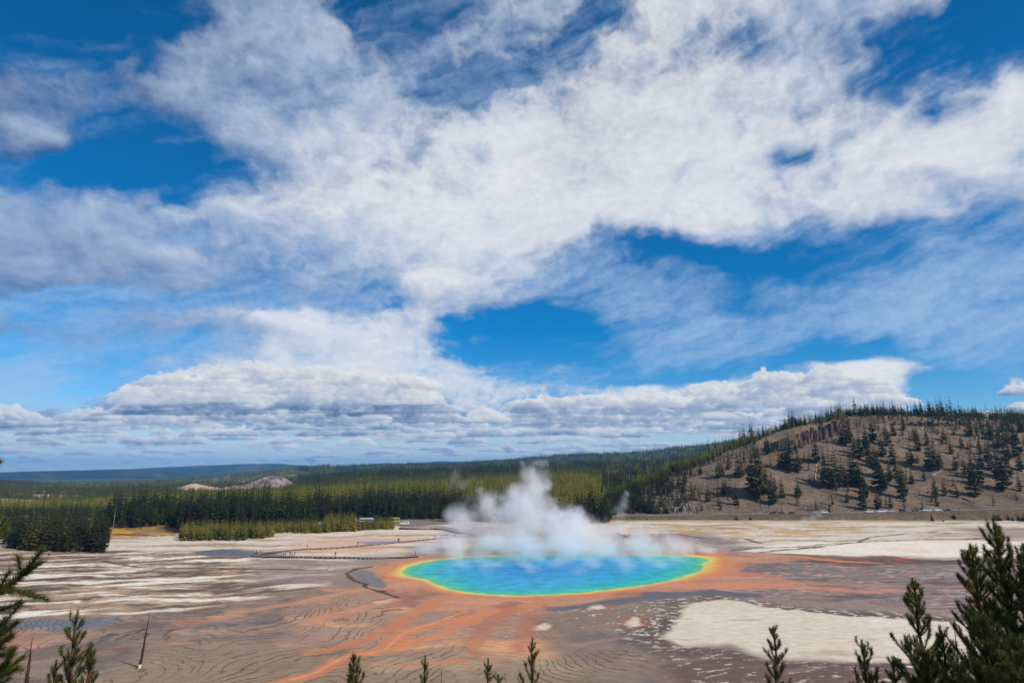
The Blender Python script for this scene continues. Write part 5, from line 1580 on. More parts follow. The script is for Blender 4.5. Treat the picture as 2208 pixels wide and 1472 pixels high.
boardwalk('dark boardwalk on posts running left to right before the pool', [(546, 1195.5), (552, 1197), (580, 1197.6), (640, 1198.6), (723, 1199.5), (800, 1201), (850, 1200), (880, 1198.5), (900, 1197)])
boardwalk('thin far boardwalk climbing from the dark one towards the steam', [(552, 1196.2), (570, 1191), (600, 1187.5), (650, 1183), (740, 1178), (860, 1167.5), (940, 1160), (1010, 1154.5), (1120, 1154), (1240, 1154)], .5, 1.6, 4.0)
boardwalk('short boardwalk on the flat right behind the pool', [(1330, 1149), (1352, 1155), (1375, 1161), (1400, 1169), (1412, 1170)], .5, 1.8)
boardwalk('boardwalk close behind the pool seen through the steam', [(1050, 1184), (1090, 1182), (1130, 1181), (1180, 1181.5)], .4, 1.6)
boardwalk('railed footbridge left of the steam by the parking', [(862, 1137), (900, 1138), (940, 1138), (965, 1140), (990, 1146), (1020, 1150)], .9, 2.2, 4, True)

# ------------------------------------------------------------------ people
def person_mesh(pose, top, bottom):
    bm = bmesh.new()
    J = [(0, 0, .95), (0, 0, 1.15), (0, 0, 1.38), (0, .0, 1.5), (0, .01, 1.58), (0, .0, 1.70)]
    Rr = [.15, .14, .17, .06, .085, .085]
    E = [(0, 1), (1, 2), (2, 3), (3, 4), (4, 5)]
    st = .22 if pose % 2 else .05
    for s in (-1, 1):
        n0 = len(J)
        J += [(s * .09, 0, .88), (s * .10, s * st * .6, .48), (s * .11, s * st, .07), (s * .11, s * st + .14, .03)]
        Rr += [.105, .07, .05, .04]; E += [(0, n0), (n0, n0 + 1), (n0 + 1, n0 + 2), (n0 + 2, n0 + 3)]
        n0 = len(J)
        if pose == 2 and s == 1: arm = [(.20, .0, 1.40), (.27, .12, 1.2), (.10, .30, 1.38), (.05, .36, 1.44)]
        elif pose == 3: arm = [(s * .20, 0, 1.40), (s * .3, .02, 1.15), (s * .12, .16, 1.06), (s * .04, .2, 1.05)]
        else: arm = [(s * .20, 0, 1.40), (s * .25, -s * st * .5, 1.13), (s * .25, -s * st * .5 + .06, .88), (s * .25, -s * st * .5 + .08, .78)]
        J += arm; Rr += [.06, .045, .035, .03]; E += [(2, n0), (n0, n0 + 1), (n0 + 1, n0 + 2), (n0 + 2, n0 + 3)]
    me = bpy.data.meshes.new('p'); me.from_pydata(J, E, [])
    o = bpy.data.objects.new('p', me); COL.objects.link(o)
    m = o.modifiers.new('s', 'SKIN'); sd = o.modifiers.new('b', 'SUBSURF'); sd.levels = 1; sd.render_levels = 1
    for i, v in enumerate(me.skin_vertices[0].data): v.radius = (Rr[i], Rr[i] * .8)
    me.skin_vertices[0].data[0].use_root = True
    dg = bpy.context.evaluated_depsgraph_get(); out = bpy.data.meshes.new_from_object(o.evaluated_get(dg))
    bpy.data.objects.remove(o); bpy.data.meshes.remove(me)
    out.name = 'person'
    out.materials.clear()
    for c in (bottom, top, (196, 150, 126), (50, 36, 28)):
        out.materials.append(paint(c))
    for p in out.polygons:
        z = p.center.z; x = abs(p.center.x)
        p.material_index = 0 if z < .98 and not (x > .19 and z > .86) else (2 if (z > 1.47 and z < 1.66) or (x > .19 and z < .86) else (3 if z >= 1.66 or (z > 1.58 and p.center.y < -.02) else 1))
        p.use_smooth = True
    return out
OUT = [((34, 36, 44), (30, 32, 40)), ((50, 70, 110), (40, 44, 60)), ((120, 40, 40), (38, 38, 44)), ((70, 66, 60), (60, 56, 50)), ((150, 160, 170), (50, 60, 84)), ((40, 60, 50), (90, 84, 70)), ((200, 196, 190), (44, 50, 70)), ((26, 26, 30), (26, 28, 34))]
PM = [[person_mesh(p, *OUT[(k + p * 3) % 8]) for k in range(2)] for p in range(4)]
rp = random.Random(4)
def person(px, py, label, group=None, rise=.5, s=1.0):
    x, y = (float(q) for q in G(px, py, rise))
    o = obj('person', rp.choice(rp.choice(PM))); o.location = (x, y, rise); o.rotation_euler = (0, 0, rp.uniform(0, 6.28)); o.scale = (s, s, s * rp.uniform(.96, 1.08))
    tag(o, label, 'person', group)
S1 = 1.12
for px in (549, 552.5, 555.5): person(px, 1196.5, 'one of three people at the left tip of the dark boardwalk', 'three people at the boardwalk tip', s=S1)
for px in (611, 616): person(px, 1198, 'one of the pair walking ahead on the dark boardwalk', 'pair on the dark boardwalk', s=S1)
for px in (625, 629.5, 635): person(px, 1198.6, 'one of three dark clad people bunched on the dark boardwalk', 'three people bunched on the boardwalk', s=S1)
person(723, 1199.5, 'lone person in dark clothes midway along the dark boardwalk', s=1.2)
person(896, 1197.4, 'person standing at the right end of the dark boardwalk', s=1.2)
person(662, 1182.4, 'lone person on the left part of the far boardwalk', s=S1)
person(772, 1175.6, 'lone person midway on the far thin boardwalk', s=S1)
for px in (858.5, 860.5): person(px, 1167.6, 'one of two people by the small blue pool', 'two people by the small blue pool', s=S1)
for px in (936, 940): person(px, 1160.2, 'one of two people left of the group before the steam', 'two people before the steam', s=S1)
for px in (951, 953.5, 960, 964.5, 977, 982): person(px, float(np.interp(px, [940, 1010], [1160, 1154.5])), 'walker in the group on the far boardwalk beside the steam', 'walkers on the far boardwalk by the steam', s=S1)
for px in (970, 975, 979, 986): person(px, float(np.interp(px, [965, 990], [1140, 1146])), 'visitor on the railed footbridge at the edge of steam', 'visitors on the railed footbridge', rise=.9, s=S1)
for px in (1066, 1071, 1078, 1084, 1090, 1097, 1103, 1109, 1115, 1120): person(px, 1154, 'faint walker seen through the steam above the pool', 'faint walkers within the steam', s=S1)
for px in (1122, 1126): person(px, 1181.3, 'one of two people on the walk behind the pool', 'two people behind the pool', rise=.4, s=1.1)
person(987, 1187, 'single faint person on the flat left of the pool steam', rise=0.05)
person(1058, 1183.6, 'person at the left end of the walk behind the pool', rise=.4)
for px in (1336,): person(px, 1151, 'person at the far end of the right short boardwalk', s=1.1)
for px in (1358,): person(px, 1156.6, 'single person a little before the trio on the short boardwalk', s=1.1)
for px in (1371, 1375.5, 1381): person(px, float(np.interp(px, [1352, 1375, 1400], [1155, 1161, 1169])), 'one of three people on the right short boardwalk', 'trio on the right short boardwalk', s=1.1)
x, y, z, rz = on_road(1490, 459.5)
o = obj('person', person_mesh(0, (236, 236, 236), (210, 210, 205))); o.location = (x, y, z); o.scale = (1.1,) * 3; tag(o, 'person in white alone beside the road at the hill foot', 'person')

# bench at the end of the dark boardwalk
bx, by = (float(q) for q in G(884, 1198.2, .5))
root = empty('bench', (bx, by, .55), .05); tag(root, 'dark low bench on the boardwalk left of the standing person', 'bench')
obj('seat', bm_mesh('seat', lambda bm: add_box(bm, (0, 0, .45), (3.2, .5, .08)), M_POST), root)
lm = bm_mesh('leg', lambda bm: add_box(bm, (0, 0, .2), (.12, .45, .41)), M_POST)
for q in (-1.3, 0, 1.3): l = obj('leg', lm, root); l.location = (q, 0, 0)

# ------------------------------------------------------------------ dead trees and logs
def pole(name, label, cat, p0, p1, r0, r1, mat, base_mat=None, stubs=0, seed=0, group=None):
    """a leaning tapered trunk from p0 to p1, slightly crooked"""
    r_ = random.Random(seed); p0, p1 = Vector(p0), Vector(p1); d = p1 - p0; Lh = d.length
    root = empty(name, p0); tag(root, label, cat, group)
    q = d.to_track_quat('Z', 'Y'); k = 9; n = 12; V = []; F = []
    for j in range(n + 1):
        f = j / n; rr = r0 + (r1 - r0) * f; ox, oy = r_.uniform(-.25, .25) * rr, r_.uniform(-.25, .25) * rr
        for i in range(k):
            a = 6.283 * i / k; V.append(q @ Vector((ox + rr * math.cos(a), oy + rr * math.sin(a) * r_.uniform(.85, 1.1), f * Lh)))
    for j in range(n):
        for i in range(k):
            a, b = j * k + i, j * k + (i + 1) % k; F.append((a, b, b + k, a + k))
    fm = [1 if (base_mat and f_ // k < 1) else 0 for f_ in range(len(F))]
    obj('trunk', np_mesh('trunk', [tuple(v) for v in V], F, [mat] + ([base_mat] if base_mat else []), True, fm), root)
    for s in range(stubs):
        f = r_.uniform(.25, .95); a = r_.uniform(0, 6.28); rr = (r0 + (r1 - r0) * f); l = r_.uniform(1.5, 5) * rr + .15
        st = q @ Vector((0, 0, f * Lh)); en = st + q @ Vector((math.cos(a) * l, math.sin(a) * l, l * .35))
        dd = en - st; qq = dd.to_track_quat('Z', 'Y'); Vv, Ff = cone_verts(rr * .3 + .004, .003, 0, dd.length, 5)
        obj('branch_stub', np_mesh('branch_stub', [tuple(st + qq @ Vector(v)) for v in Vv], Ff, [mat]), root)
    return root
def snag(label, pb, pt, r0, seed, stubs, base):
    xb, yb = (float(q) for q in G(*pb)); a, b, c = (float(q) for q in pray(*pt)); t = yb / b
    pole('dead_tree', label, 'dead tree', (xb, yb, 0 if not base else -.1), (a * t, b * t, CAMH + c * t), r0, .02, M_CHAR, base, stubs, seed)
M_CHAR = simple_mat('dark_dead_wood', lin((62, 48, 40)), .9, .1, .3, 1.5)
M_CHALK = simple_mat('silica_crust', lin((226, 214, 196)), .9, .1, .1, 2)
snag('bare dead trunk with white crusted foot leaning right on the terraces', (301, 1440), (323, 1320), .27, 1, 9, M_CHALK)
snag('bare dark dead trunk at the lower left by the pine branches', (55, 1492), (70, 1373), .36, 2, 7, M_CHALK)
for k, (a, b, c, d, lab) in enumerate(((1005 - 25, 462, 1017 - 2, 412, 'pale log lying steep on the scree under the rust cliff'), (1602, 238, 1622, 212, 'pale log just under the crest of the hill'), (1665, 512, 1722, 482, 'longest pale log, lying across the middle of the slope'),
                                     (1925, 290, 1948, 274, 'pale log high on the right part of the slope'), (1812, 268, 1828, 252, 'short pale log near the upper rock ledge'), (1842, 640, 1925, 674, 'thin dark log low on the slope above the flat'),
                                     (640, 670, 652, 662, 'small grey log near the hill foot'), (540, 560, 590, 546, 'grey log on the left spur of the hill'), (978, 535, 984, 470, 'thin grey log lying straight down the scree'))):
    p = hit(1400 + a / 2.733, 840 + b / 2.733, 476); q = hit(1400 + c / 2.733, 840 + d / 2.733, 476)
    if k == 0 or k == 8:
        pass
    pole('fallen_log', lab, 'log', (p[0], p[1], p[2] + .5), (q[0], q[1], q[2] + .6), .42, .2, M_GREYWOOD if 'dark' not in lab else M_CHAR, None, 2, k)
print('objects', round(time.time() - T0, 1))
# ------------------------------------------------------------------ foreground pines: woody shoots clothed in needles
def needle_mat(name, a, b, tip):
    t = NT(name)
    g = t.n('ShaderNodeNewGeometry')
    c = t.mix(t.ramp(t.noise(g.outputs['Position'], 3.0, 2), .35, .65), tuple(a) + (1,), tuple(b) + (1,))
    c = t.mix(t.ramp(g.outputs['Random Per Island'], 0.86, 1.0), c, tuple(tip) + (1,))
    p = t.principled(c, 0.42, 0.35)
    tl = t.n('ShaderNodeBsdfTranslucent'); t.put(tl.inputs[0], c); mx = t.n('ShaderNodeMixShader'); mx.inputs[0].default_value = .3
    t.t.links.new(p.outputs[0], mx.inputs[1]); t.t.links.new(tl.outputs[0], mx.inputs[2]); t.t.links.new(mx.outputs[0], t.out.inputs[0])
    return t.m
M_NEED = needle_mat('long_needles', (0.060, 0.080, 0.015), (0.12, 0.135, 0.022), (0.22, 0.19, 0.04))
M_TWIG = simple_mat('twig_bark', lin((96, 70, 50)) * .8, .85, .15, .3, 9)

def tube(path, radii, k=6):
    path = np.asarray(path, float); V = []; F = []
    T = np.gradient(path, axis=0); T /= np.linalg.norm(T, axis=1)[:, None] + 1e-9
    for p, t, r in zip(path, T, radii):
        a = np.cross(t, (0.3, 0.2, 0.93) if abs(t[2]) < .9 else (1, 0, 0)); a /= np.linalg.norm(a); b = np.cross(t, a)
        for i in range(k): V.append(p + r * (math.cos(6.283 * i / k) * a + math.sin(6.283 * i / k) * b))
    for j in range(len(path) - 1):
        for i in range(k):
            q, w = j * k + i, j * k + (i + 1) % k; F.append((q, w, w + k, q + k))
    return V, F
def needles_along(rs, path, dens, length, width, start=0.0, bud=True):
    """thin triangles leaning forward round a shoot"""
    path = np.asarray(path, float); seg = np.linalg.norm(np.diff(path, axis=0), axis=1); cum = np.concatenate([[0], np.cumsum(seg)]); Lh = cum[-1]
    n = max(10, int(Lh * (1 - start) * dens * 1.7))
    s = Lh * (start + (1 - start) * rs.random(n) ** 0.9)
    P = np.stack([np.interp(s, cum, path[:, i]) for i in range(3)], 1)
    e = 0.02; P2 = np.stack([np.interp(np.minimum(s + e, Lh), cum, path[:, i]) for i in range(3)], 1)
    P1 = np.stack([np.interp(np.maximum(s - e, 0), cum, path[:, i]) for i in range(3)], 1)
    T = P2 - P1; T /= np.linalg.norm(T, axis=1)[:, None] + 1e-9
    A = np.cross(T, rs.normal(size=(n, 3))); A /= np.linalg.norm(A, axis=1)[:, None] + 1e-9
    f = rs.uniform(.5, 1.0, n)[:, None] * (1 + .6 * (s / Lh > .93))[:, None]
    D = A * (1.15 - .35 * f) + T * f; D /= np.linalg.norm(D, axis=1)[:, None]
    D[:, 2] += .12; ln = (length * rs.uniform(.7, 1.15, n))[:, None]
    W = np.cross(D, rs.normal(size=(n, 3))); W /= np.linalg.norm(W, axis=1)[:, None]
    V = np.stack([P - W * width / 2, P + W * width / 2, P + D * ln], 1).reshape(-1, 3)
    F = np.arange(3 * n).reshape(-1, 3)
    return V, F

def curve(p0, d0, L_, up, n=7, rs=None, wob=.0):
    p = np.array(p0, float); d = np.array(d0, float); d /= np.linalg.norm(d); out = [p.copy()]
    for i in range(n - 1):
        d = d + np.array([0, 0, up / n]) + (rs.normal(size=3) * wob if rs is not None else 0); d /= np.linalg.norm(d)
        p = p + d * L_ / (n - 1); out.append(p.copy())
    return np.array(out)

def fg_pine(label, top, dist, vis, seed, spread=.42, lean=(0, 0), group=None, nl=.062, every=.20, per=5, fork=0, density=330, steep=.75, name='pine_tree', shoots=1.0, lead=.5, width=.0065):
    """top: photo pixel of the leader's tip; dist: metres away; vis: metres of stem built with branches from the tip down"""
    rs = np.random.default_rng(seed)
    a, b, c = (float(q) for q in pray(*top)); k = dist / b
    tip = np.array([a * k, b * k, CAMH + c * k])
    gz = float(terrain_z(np.array([tip[0]]), np.array([tip[1]]))[0])
    H = tip[2] - gz
    root = empty(name, (tip[0] - lean[0] * H, tip[1] - lean[1] * H, gz)); tag(root, label, 'pine tree', group)
    base = np.array([0., 0, -.15]); tp = np.array([lean[0] * H, lean[1] * H, H])
    n = 26; path = np.array([base + (tp - base) * (i / (n - 1)) for i in range(n)])
    path[1:-1, :2] += rs.normal(size=(n - 2, 2)) * .012
    rt = .012 + (np.linspace(1, 0, n) ** .9) * (.011 * H)
    V, F = tube(path, rt, 7)
    tr = obj('trunk', np_mesh('trunk', V, F, [M_TWIG], True), root)
    V, F = needles_along(rs, path[-6:] if H < 4 else path[-4:], density, nl, width, max(0, 1 - lead / (np.linalg.norm(path[-1] - path[-6 if H < 4 else -4]))))
    obj('leader_needles', np_mesh('leader_needles', V, F, [M_NEED]), tr)
    z = H - lead * .55; lev = 0
    while z > max(H - vis, .25):
        below = H - z
        Lb = spread * (below ** .72) * 1.15
        m = per if lev > 0 else max(3, per - 1)
        ph = rs.uniform(0, 6.28)
        for i in range(m):
            az = ph + 6.283 * i / m + rs.uniform(-.4, .4)
            zz = z + rs.uniform(-.06, .06)
            p0 = base + (tp - base) * ((zz + .15) / (H + .15))
            L_ = max(.14, Lb * rs.uniform(.65, 1.15))
            el = steep * (1.0 if below < 1 else .75)
            d0 = (math.cos(az) * math.cos(el * .8), math.sin(az) * math.cos(el * .8), math.sin(el * .8))
            cv = curve(p0, d0, L_, 1.1, 8, rs, .05)
            rb = np.linspace(.006 + .012 * L_, .004, 8)
            BV, BF = tube(cv, rb, 5); BV = list(BV); BF = list(BF)
            NVs, NFs = [], []
            v, f = needles_along(rs, cv, density, nl, width, max(.0, 1 - .55 / L_)); NVs.append(v); NFs.append(f)
            ns = int(L_ / .10 * shoots)
            for q in range(ns):
                t = rs.uniform(.22, .95); j = t * 7; j0 = int(j); pp = cv[j0] + (cv[min(j0 + 1, 7)] - cv[j0]) * (j - j0)
                dd = cv[min(j0 + 1, 7)] - cv[max(j0 - 1, 0)]; dd /= np.linalg.norm(dd)
                sd = np.cross(dd, (0, 0, 1)); sd /= np.linalg.norm(sd) + 1e-9
                s_ = rs.choice([-1, 1]); dv = dd * .8 + sd * s_ * rs.uniform(.4, .9) + np.array([0, 0, rs.uniform(.1, .7)])
                Ls = max(.10, min(.42, L_ * (1.1 - t) * .55)) * rs.uniform(.7, 1.2)
                c2 = curve(pp, dv, Ls, .9, 5)
                v2, f2 = tube(c2, np.linspace(.0055, .003, 5), 4); BF += [tuple(np.array(g) + len(BV)) for g in f2]; BV += list(v2)
                v, f = needles_along(rs, c2, density, nl, width, .05); NVs.append(v); NFs.append(f)
            br = obj('branch', np_mesh('branch', BV, BF, [M_TWIG], True), root)
            off = 0; ff = []
            for v, f in zip(NVs, NFs): ff.append(f + off); off += len(v)
            obj('needles', np_mesh('needles', np.concatenate(NVs), np.concatenate(ff), [M_NEED]), br)
        z -= every * rs.uniform(.8, 1.2) * (1 + .12 * lev); lev += 1
    return root

fg_pine('slender pine with bare stem tip at the lower left beside a dead trunk', (168, 1316), 10.5, 2.2, 21, spread=.34, lean=(-.012, 0), every=.25, per=5, lead=.45, shoots=.9)
fg_pine('second, lower leader right beside the slender lower left pine', (196, 1386), 10.2, 1.6, 22, spread=.36, per=5, lead=.35, every=.24, shoots=.7)
fg_pine('small pine tip left of the slender lower left pine', (122, 1424), 10.6, 1.1, 23, spread=.26, per=5, lead=.3, shoots=.7)
fg_pine('small cone shaped pine top at the bottom under the orange stream', (765, 1414), 13.5, 1.1, 24, spread=.34, per=5, every=.16, lead=.25, shoots=.9)
fg_pine('three pronged pine top at the bottom centre', (917, 1414), 12.5, .9, 25, spread=.40, per=3, every=.32, lead=.42, steep=1.1, shoots=.3)
fg_pine('narrow single spired pine top right of the three pronged one', (1053, 1421), 13.0, 1.0, 26, spread=.16, per=4, every=.2, lead=.35, shoots=.5)
fg_pine('lowest tiny pine tip between two taller tops at the bottom', (1074, 1456), 13.0, .8, 27, spread=.24, per=4, every=.18, lead=.2, shoots=.5)
fg_pine('pine top with upturned arms right of the bottom centre', (1148, 1377), 12.0, 1.5, 28, spread=.34, per=4, every=.27, lead=.4, steep=1.0, shoots=.5)
fg_pine('slim open pine over the white flat right of the centre', (1667, 1350), 12.5, 2.2, 29, spread=.36, per=5, every=.20, lead=.35, shoots=.8)
fg_pine('bushy pine top between the slim pine and the tall dark ones', (1858, 1381), 11.5, 1.8, 30, spread=.42, per=5, every=.22, lead=.3, shoots=1.0)
fg_pine('small pine leader just right of the bushy pine top', (1925, 1420), 11.0, 1.4, 31, spread=.36, per=5, every=.2, lead=.25)
fg_pine('open tall pine with pointed crown left of the largest pines', (1967, 1247), 12.0, 3.2, 32, spread=.40, per=6, every=.21, lead=.4, lean=(-.02, 0), shoots=.9)
fg_pine('pine filling in between the open tall pine and the big ones', (2030, 1360), 11.0, 2.2, 33, spread=.42, per=6, every=.2, lead=.25)
fg_pine('big dark pine, left leader of the pair at the right edge', (2092, 1174), 10.8, 3.8, 34, spread=.42, per=7, every=.2, lead=.4, lean=(-.03, 0), shoots=1.1)
fg_pine('tallest foreground pine with thick crown near the right edge', (2141, 1119), 10.2, 4.2, 35, spread=.44, per=7, every=.22, lead=.45, lean=(-.045, 0), shoots=1.2, steep=.9)
fg_pine('rightmost pine cut by the right edge of the view', (2206, 1172), 9.8, 3.6, 36, spread=.40, per=7, every=.2, lead=.4, shoots=1.1)
fg_pine('low bushy pine filling the lower right corner', (2120, 1330), 9.6, 2.6, 37, spread=.50, per=7, every=.18, lead=.25, shoots=1.1)
fg_pine('dark low pine between the small leader and the corner', (1990, 1400), 10.2, 2.0, 38, spread=.50, per=7, every=.18, lead=.2)
fg_pine('broad low pine in the corner under the rightmost one', (2190, 1380), 9.0, 2.2, 39, spread=.50, per=7, every=.18, lead=.2)
fg_pine('low pine leaning into the bottom right of the big ones', (2060, 1425), 9.6, 1.6, 40, spread=.46, per=7, every=.16, lead=.2)

# near pine outside the left edge: only its branch ends reach into view
def left_pine():
    rs = np.random.default_rng(77)
    x, y = -5.35, 5.6; gz = float(terrain_z(np.array([x]), np.array([y]))[0])
    root = empty('pine_tree', (x, y, gz)); tag(root, 'near pine reaching in from the left edge with three bushy branch ends', 'pine tree')
    H = 35.0 - gz
    path = np.array([[rs.normal() * .02, rs.normal() * .02, -.2 + (H + .2) * i / 20] for i in range(21)])
    V, F = tube(path, np.linspace(.11, .012, 21), 8)
    obj('trunk', np_mesh('trunk', V, F, [M_TWIG], True), root)
    R0 = np.array([x, y, gz])
    def branch(tips, z0off, nx=14, dens=800):
        """limb from the trunk to a fan of shoots ending at photo pixels tips (px, py, depth)"""
        ends = []
        for px, py, dep in tips:
            a, b, c = (float(q) for q in pray(px, py)); ends.append(np.array([a / b * dep, dep, CAMH + c / b * dep]) - R0)
        far = ends[0]; st = np.array([0, 0, far[2] - z0off])
        BV, BF, NVs, NFs = [], [], [], []
        def limb(p0, p1, r0, r1, need, sag):
            t = np.linspace(0, 1, 10)[:, None]; cv = p0 + (p1 - p0) * t; cv[:, 2] -= sag * np.sin(t[:, 0] * math.pi)
            v, f = tube(cv, np.linspace(r0, r1, 10), 5); BF.extend([tuple(np.array(g) + len(BV)) for g in f]); BV.extend(v)
            v, f = needles_along(rs, cv, dens, .066, .0042, need); NVs.append(v); NFs.append(f); return cv
        main = limb(st, far, .022, .006, .35, .18)
        for e in ends[1:]:
            j = min(8, max(3, int(9 * (.35 + .5 * rs.random())))); limb(main[j], e, .009, .005, .15, .05)
        for q in range(nx):
            j = rs.integers(4, 9); s = main[j] + (far - main[0]) / np.linalg.norm(far - main[0]) * rs.uniform(.12, .2) + rs.normal(size=3) * .10; s[2] += .06
            limb(main[j], s, .006, .004, .0, .0)
        br = obj('branch', np_mesh('branch', BV, BF, [M_TWIG], True), root); off = 0; ff = []
        for v, f in zip(NVs, NFs): ff.append(f + off); off += len(v)
        obj('needles', np_mesh('needles', np.concatenate(NVs), np.concatenate(ff), [M_NEED]), br)
    branch([(90, 1212, 5.6), (44, 1298, 5.6), (20, 1232, 5.5), (62, 1222, 5.7)], .45)
    branch([(38, 1342, 5.6), (24, 1368, 5.5), (6, 1346, 5.6), (30, 1400, 5.5)], .4)
    branch([(52, 1416, 5.6), (38, 1440, 5.5), (20, 1462, 5.6), (8, 1440, 5.5)], .35)
    branch([(20, 1124, 5.9), (16, 1146, 5.8), (2, 1112, 5.8)], .5, 3, 500)
    branch([(3, 994, 5.9)], .4, 0, 500)
left_pine()
# thin bare saplings
def bare(label, pb, pt, d, seed):
    a, b, c = (float(q) for q in pray(*pb)); a2, b2, c2 = (float(q) for q in pray(*pt))
    x, y = a / b * d, d; gz = float(terrain_z(np.array([x]), np.array([y]))[0])
    pole('bare_sapling', label, 'dead sapling', (x, y, gz), (a2 / b2 * d, d, CAMH + c2 / b2 * d), .022, .006, M_CHAR, None, 14, seed)
bare('thin bare stem rising between the open tall pine and big pines', (2050, 1440), (2056, 1335), 11.4, 5)
bare('short bare stem left of the thin one before the big pines', (2028, 1440), (2024, 1348), 11.6, 6)
bare('hair thin bare stem at the bottom right of the three pronged pine', (953, 1480), (952, 1443), 12.6, 7)
print('foreground', round(time.time() - T0, 1))
# ------------------------------------------------------------------ steam
def steam(name_label, blobs, dist_y, dens, nscale, warp, seed, albedo=(0.985, 0.99, 1.0), flat=1.0, inner=0.15, thr=0.55, hull_pad=1.2, depth=1.0, sharp=.5):
    """blobs: (px, py, radius px) -> a billowing volume; its hull mesh is the union of the puffs"""
    B = []
    for q in blobs:
        px, py, rp_ = q[:3]; dy = q[3] if len(q) > 3 else 0.0
        Yd = dist_y + dy; a, b, c = (float(w) for w in pray(px, py)); t = Yd / b
        rr = rp_ * (Yd * cp) / FPX
        B.append((a * t, Yd, max(CAMH + c * t, .2), rr * 1.16))
    c0 = Vector((sum(b[0] for b in B) / len(B), dist_y, 0))
    bm = bmesh.new()
    for x, y, z, r in B:
        ret = bmesh.ops.create_icosphere(bm, subdivisions=2, radius=r * hull_pad, matrix=Matrix.Translation((x - c0.x, y - c0.y, z)) @ Matrix.Diagonal((1, depth, flat, 1)))
    me = bpy.data.meshes.new('h'); bm.to_mesh(me); bm.free()
    o = bpy.data.objects.new('h', me); COL.objects.link(o)
    md = o.modifiers.new('r', 'REMESH'); md.mode = 'VOXEL'; md.voxel_size = max(0.5, min(b[3] for b in B) * .3)
    dg = bpy.context.evaluated_depsgraph_get(); out = bpy.data.meshes.new_from_object(o.evaluated_get(dg))
    bpy.data.objects.remove(o); bpy.data.meshes.remove(me)
    for v in out.vertices:
        if v.co.z < 0.02: v.co.z = 0.02
    out.name = 'steam'
    n = NT('steam_%d' % seed)
    p = n.pos()
    w = n.noise(p, nscale * .8, 4, .55, out=1)
    pw = n.vmath('ADD', p, n.vmath('SCALE', n.vmath('SUBTRACT', w, (.5, .5, .5)), None, warp))
    d = None
    for x, y, z, r in B:
        v = n.vmath('SUBTRACT', pw, (x, y, z))
        v = n.vmath('MULTIPLY', v, (1 / r, 1 / (r * depth), 1 / (r * flat)))
        l = n.vmath('LENGTH', v)
        d = l if d is None else n.math('SMOOTH_MIN', d, l, 0.5)
    nz = n.noise(p, nscale, 6, .62)
    nz2 = n.noise(p, nscale * 3.2, 3, .6)
    f = n.math('ADD', d, n.math('MULTIPLY', n.math('SUBTRACT', nz, .5), 1.3))
    f = n.math('ADD', f, n.math('MULTIPLY', n.math('SUBTRACT', nz2, .5), .8))
    f = n.math('ADD', f, n.math('MULTIPLY', n.math('SUBTRACT', n.noise(p, nscale * 9, 3, .6), .5), .35))
    den = n.ramp(f, 1.0, inner, 0.0, 1.0)
    den = n.math('POWER', den, 1.6)
    den = n.math('MULTIPLY', den, dens)
    pv = n.n('ShaderNodeVolumePrincipled')
    n.put(pv.inputs['Color'], albedo + (1,)); n.put(pv.inputs['Density'], den); n.put(pv.inputs['Anisotropy'], 0.2)
    n.t.links.new(pv.outputs[0], n.out.inputs['Volume'])
    n.m.cycles.volume_step_rate = 1.0
    out.materials.clear(); out.materials.append(n.m)
    o = obj('steam', out); o.location = c0
    tag(o, name_label, 'steam')
    o['kind'] = 'stuff'
    return o
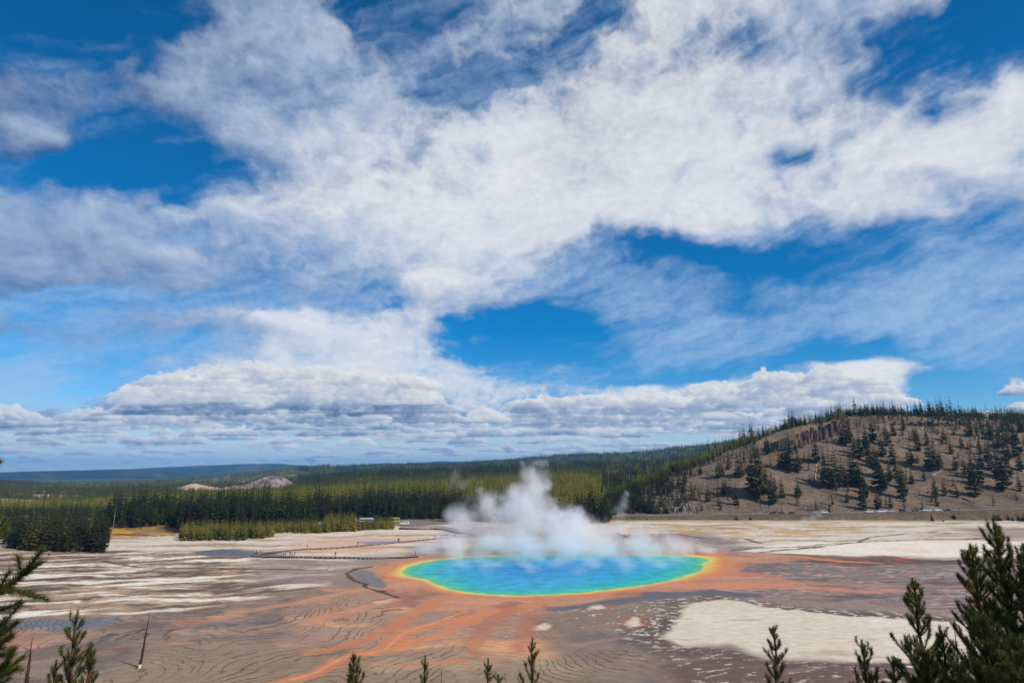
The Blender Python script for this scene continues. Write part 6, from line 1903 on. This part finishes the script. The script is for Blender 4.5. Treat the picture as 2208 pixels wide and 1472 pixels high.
steam('great white steam plume rising from the far side of the hot spring',
      [(1125, 1150, 62), (1070, 1140, 55), (1010, 1140, 46, 8), (985, 1120, 30, 10), (1200, 1140, 62), (1270, 1148, 50, 5), (1135, 1092, 50), (1160, 1050, 40, 5), (1140, 1022, 27, 6), (1115, 1060, 30, 4), (1045, 1085, 36, 8), (1030, 1050, 12, 8),
       (1185, 1085, 30), (1250, 1105, 26, 8), (1060, 1105, 50, 3), (1000, 1122, 45, 4), (1110, 1085, 46, 2), (1240, 1128, 50, 0), (1130, 1130, 60, 0), (1320, 1160, 42, 6), (1165, 1000, 15, 8), (1130, 1000, 14, 8), (1320, 1140, 34, 4), (1390, 1165, 34, 4), (950, 1150, 30, 8)], 264, .42, .066, 14, 1, inner=-.05, depth=.55)
steam('thin drifting steam low over the far half of the pool',
      [(980, 1175, 44, 0), (1060, 1172, 50, -5), (1140, 1176, 54, -12), (1220, 1172, 54, -5), (1300, 1176, 50, 0), (1380, 1176, 46, 0), (1450, 1176, 38, 10), (920, 1182, 34, 10), (1520, 1186, 24, 10)], 258, .26, .09, 8, 2, flat=.55, inner=.0, depth=1.3)
steam('wisps of vapour skimming the near water of the pool',
      [(930 + 54 * i, 1184 + (i % 2) * 5, 42, 12) for i in range(11)] + [(975 + 60 * i, 1197 + (i % 3) * 3, 38, -4) for i in range(9)] + [(990 + 72 * i, 1211 + (i % 2) * 4, 34, -20) for i in range(7)] + [(1050 + 100 * i, 1226, 26, -36) for i in range(4)], 250, .15, .13, 8, 3, flat=.55, inner=-.1, depth=1.1)
steam('faint detached wisp of steam left above the plume', [(985, 1032, 18), (1000, 1050, 16), (975, 1050, 12), (1010, 1075, 14)], 300, .045, .09, 9, 4, inner=0)
steam('thin steam column in front of the low spur of the hill', [(1340, 1090, 15), (1346, 1078, 12), (1330, 1100, 13), (1352, 1066, 9), (1336, 1112, 15)], 430, .07, .08, 9, 5, inner=0)
steam('small low steam puff on the flat before the road cars', [(1735, 1126, 12), (1752, 1118, 11), (1766, 1108, 10), (1745, 1130, 10)], 425, .10, .12, 6, 6, inner=0)

# ------------------------------------------------------------------ the air
bm = bmesh.new()
bmesh.ops.create_cube(bm, size=1.0, matrix=Matrix.Translation((0, 9000, 130)) @ Matrix.Diagonal((56000, 34000, 700, 1)))
me = bpy.data.meshes.new('haze'); bm.to_mesh(me); bm.free()
n = NT('haze')
pv = n.n('ShaderNodeVolumePrincipled')
n.put(pv.inputs['Color'], (0.20, 0.54, 1.0, 1)); n.put(pv.inputs['Density'], 5.2e-5); n.put(pv.inputs['Anisotropy'], 0.0)
n.t.links.new(pv.outputs[0], n.out.inputs['Volume'])
me.materials.append(n.m)
tag(obj('haze', me), kind='stuff')
print('script', round(time.time() - T0, 1))
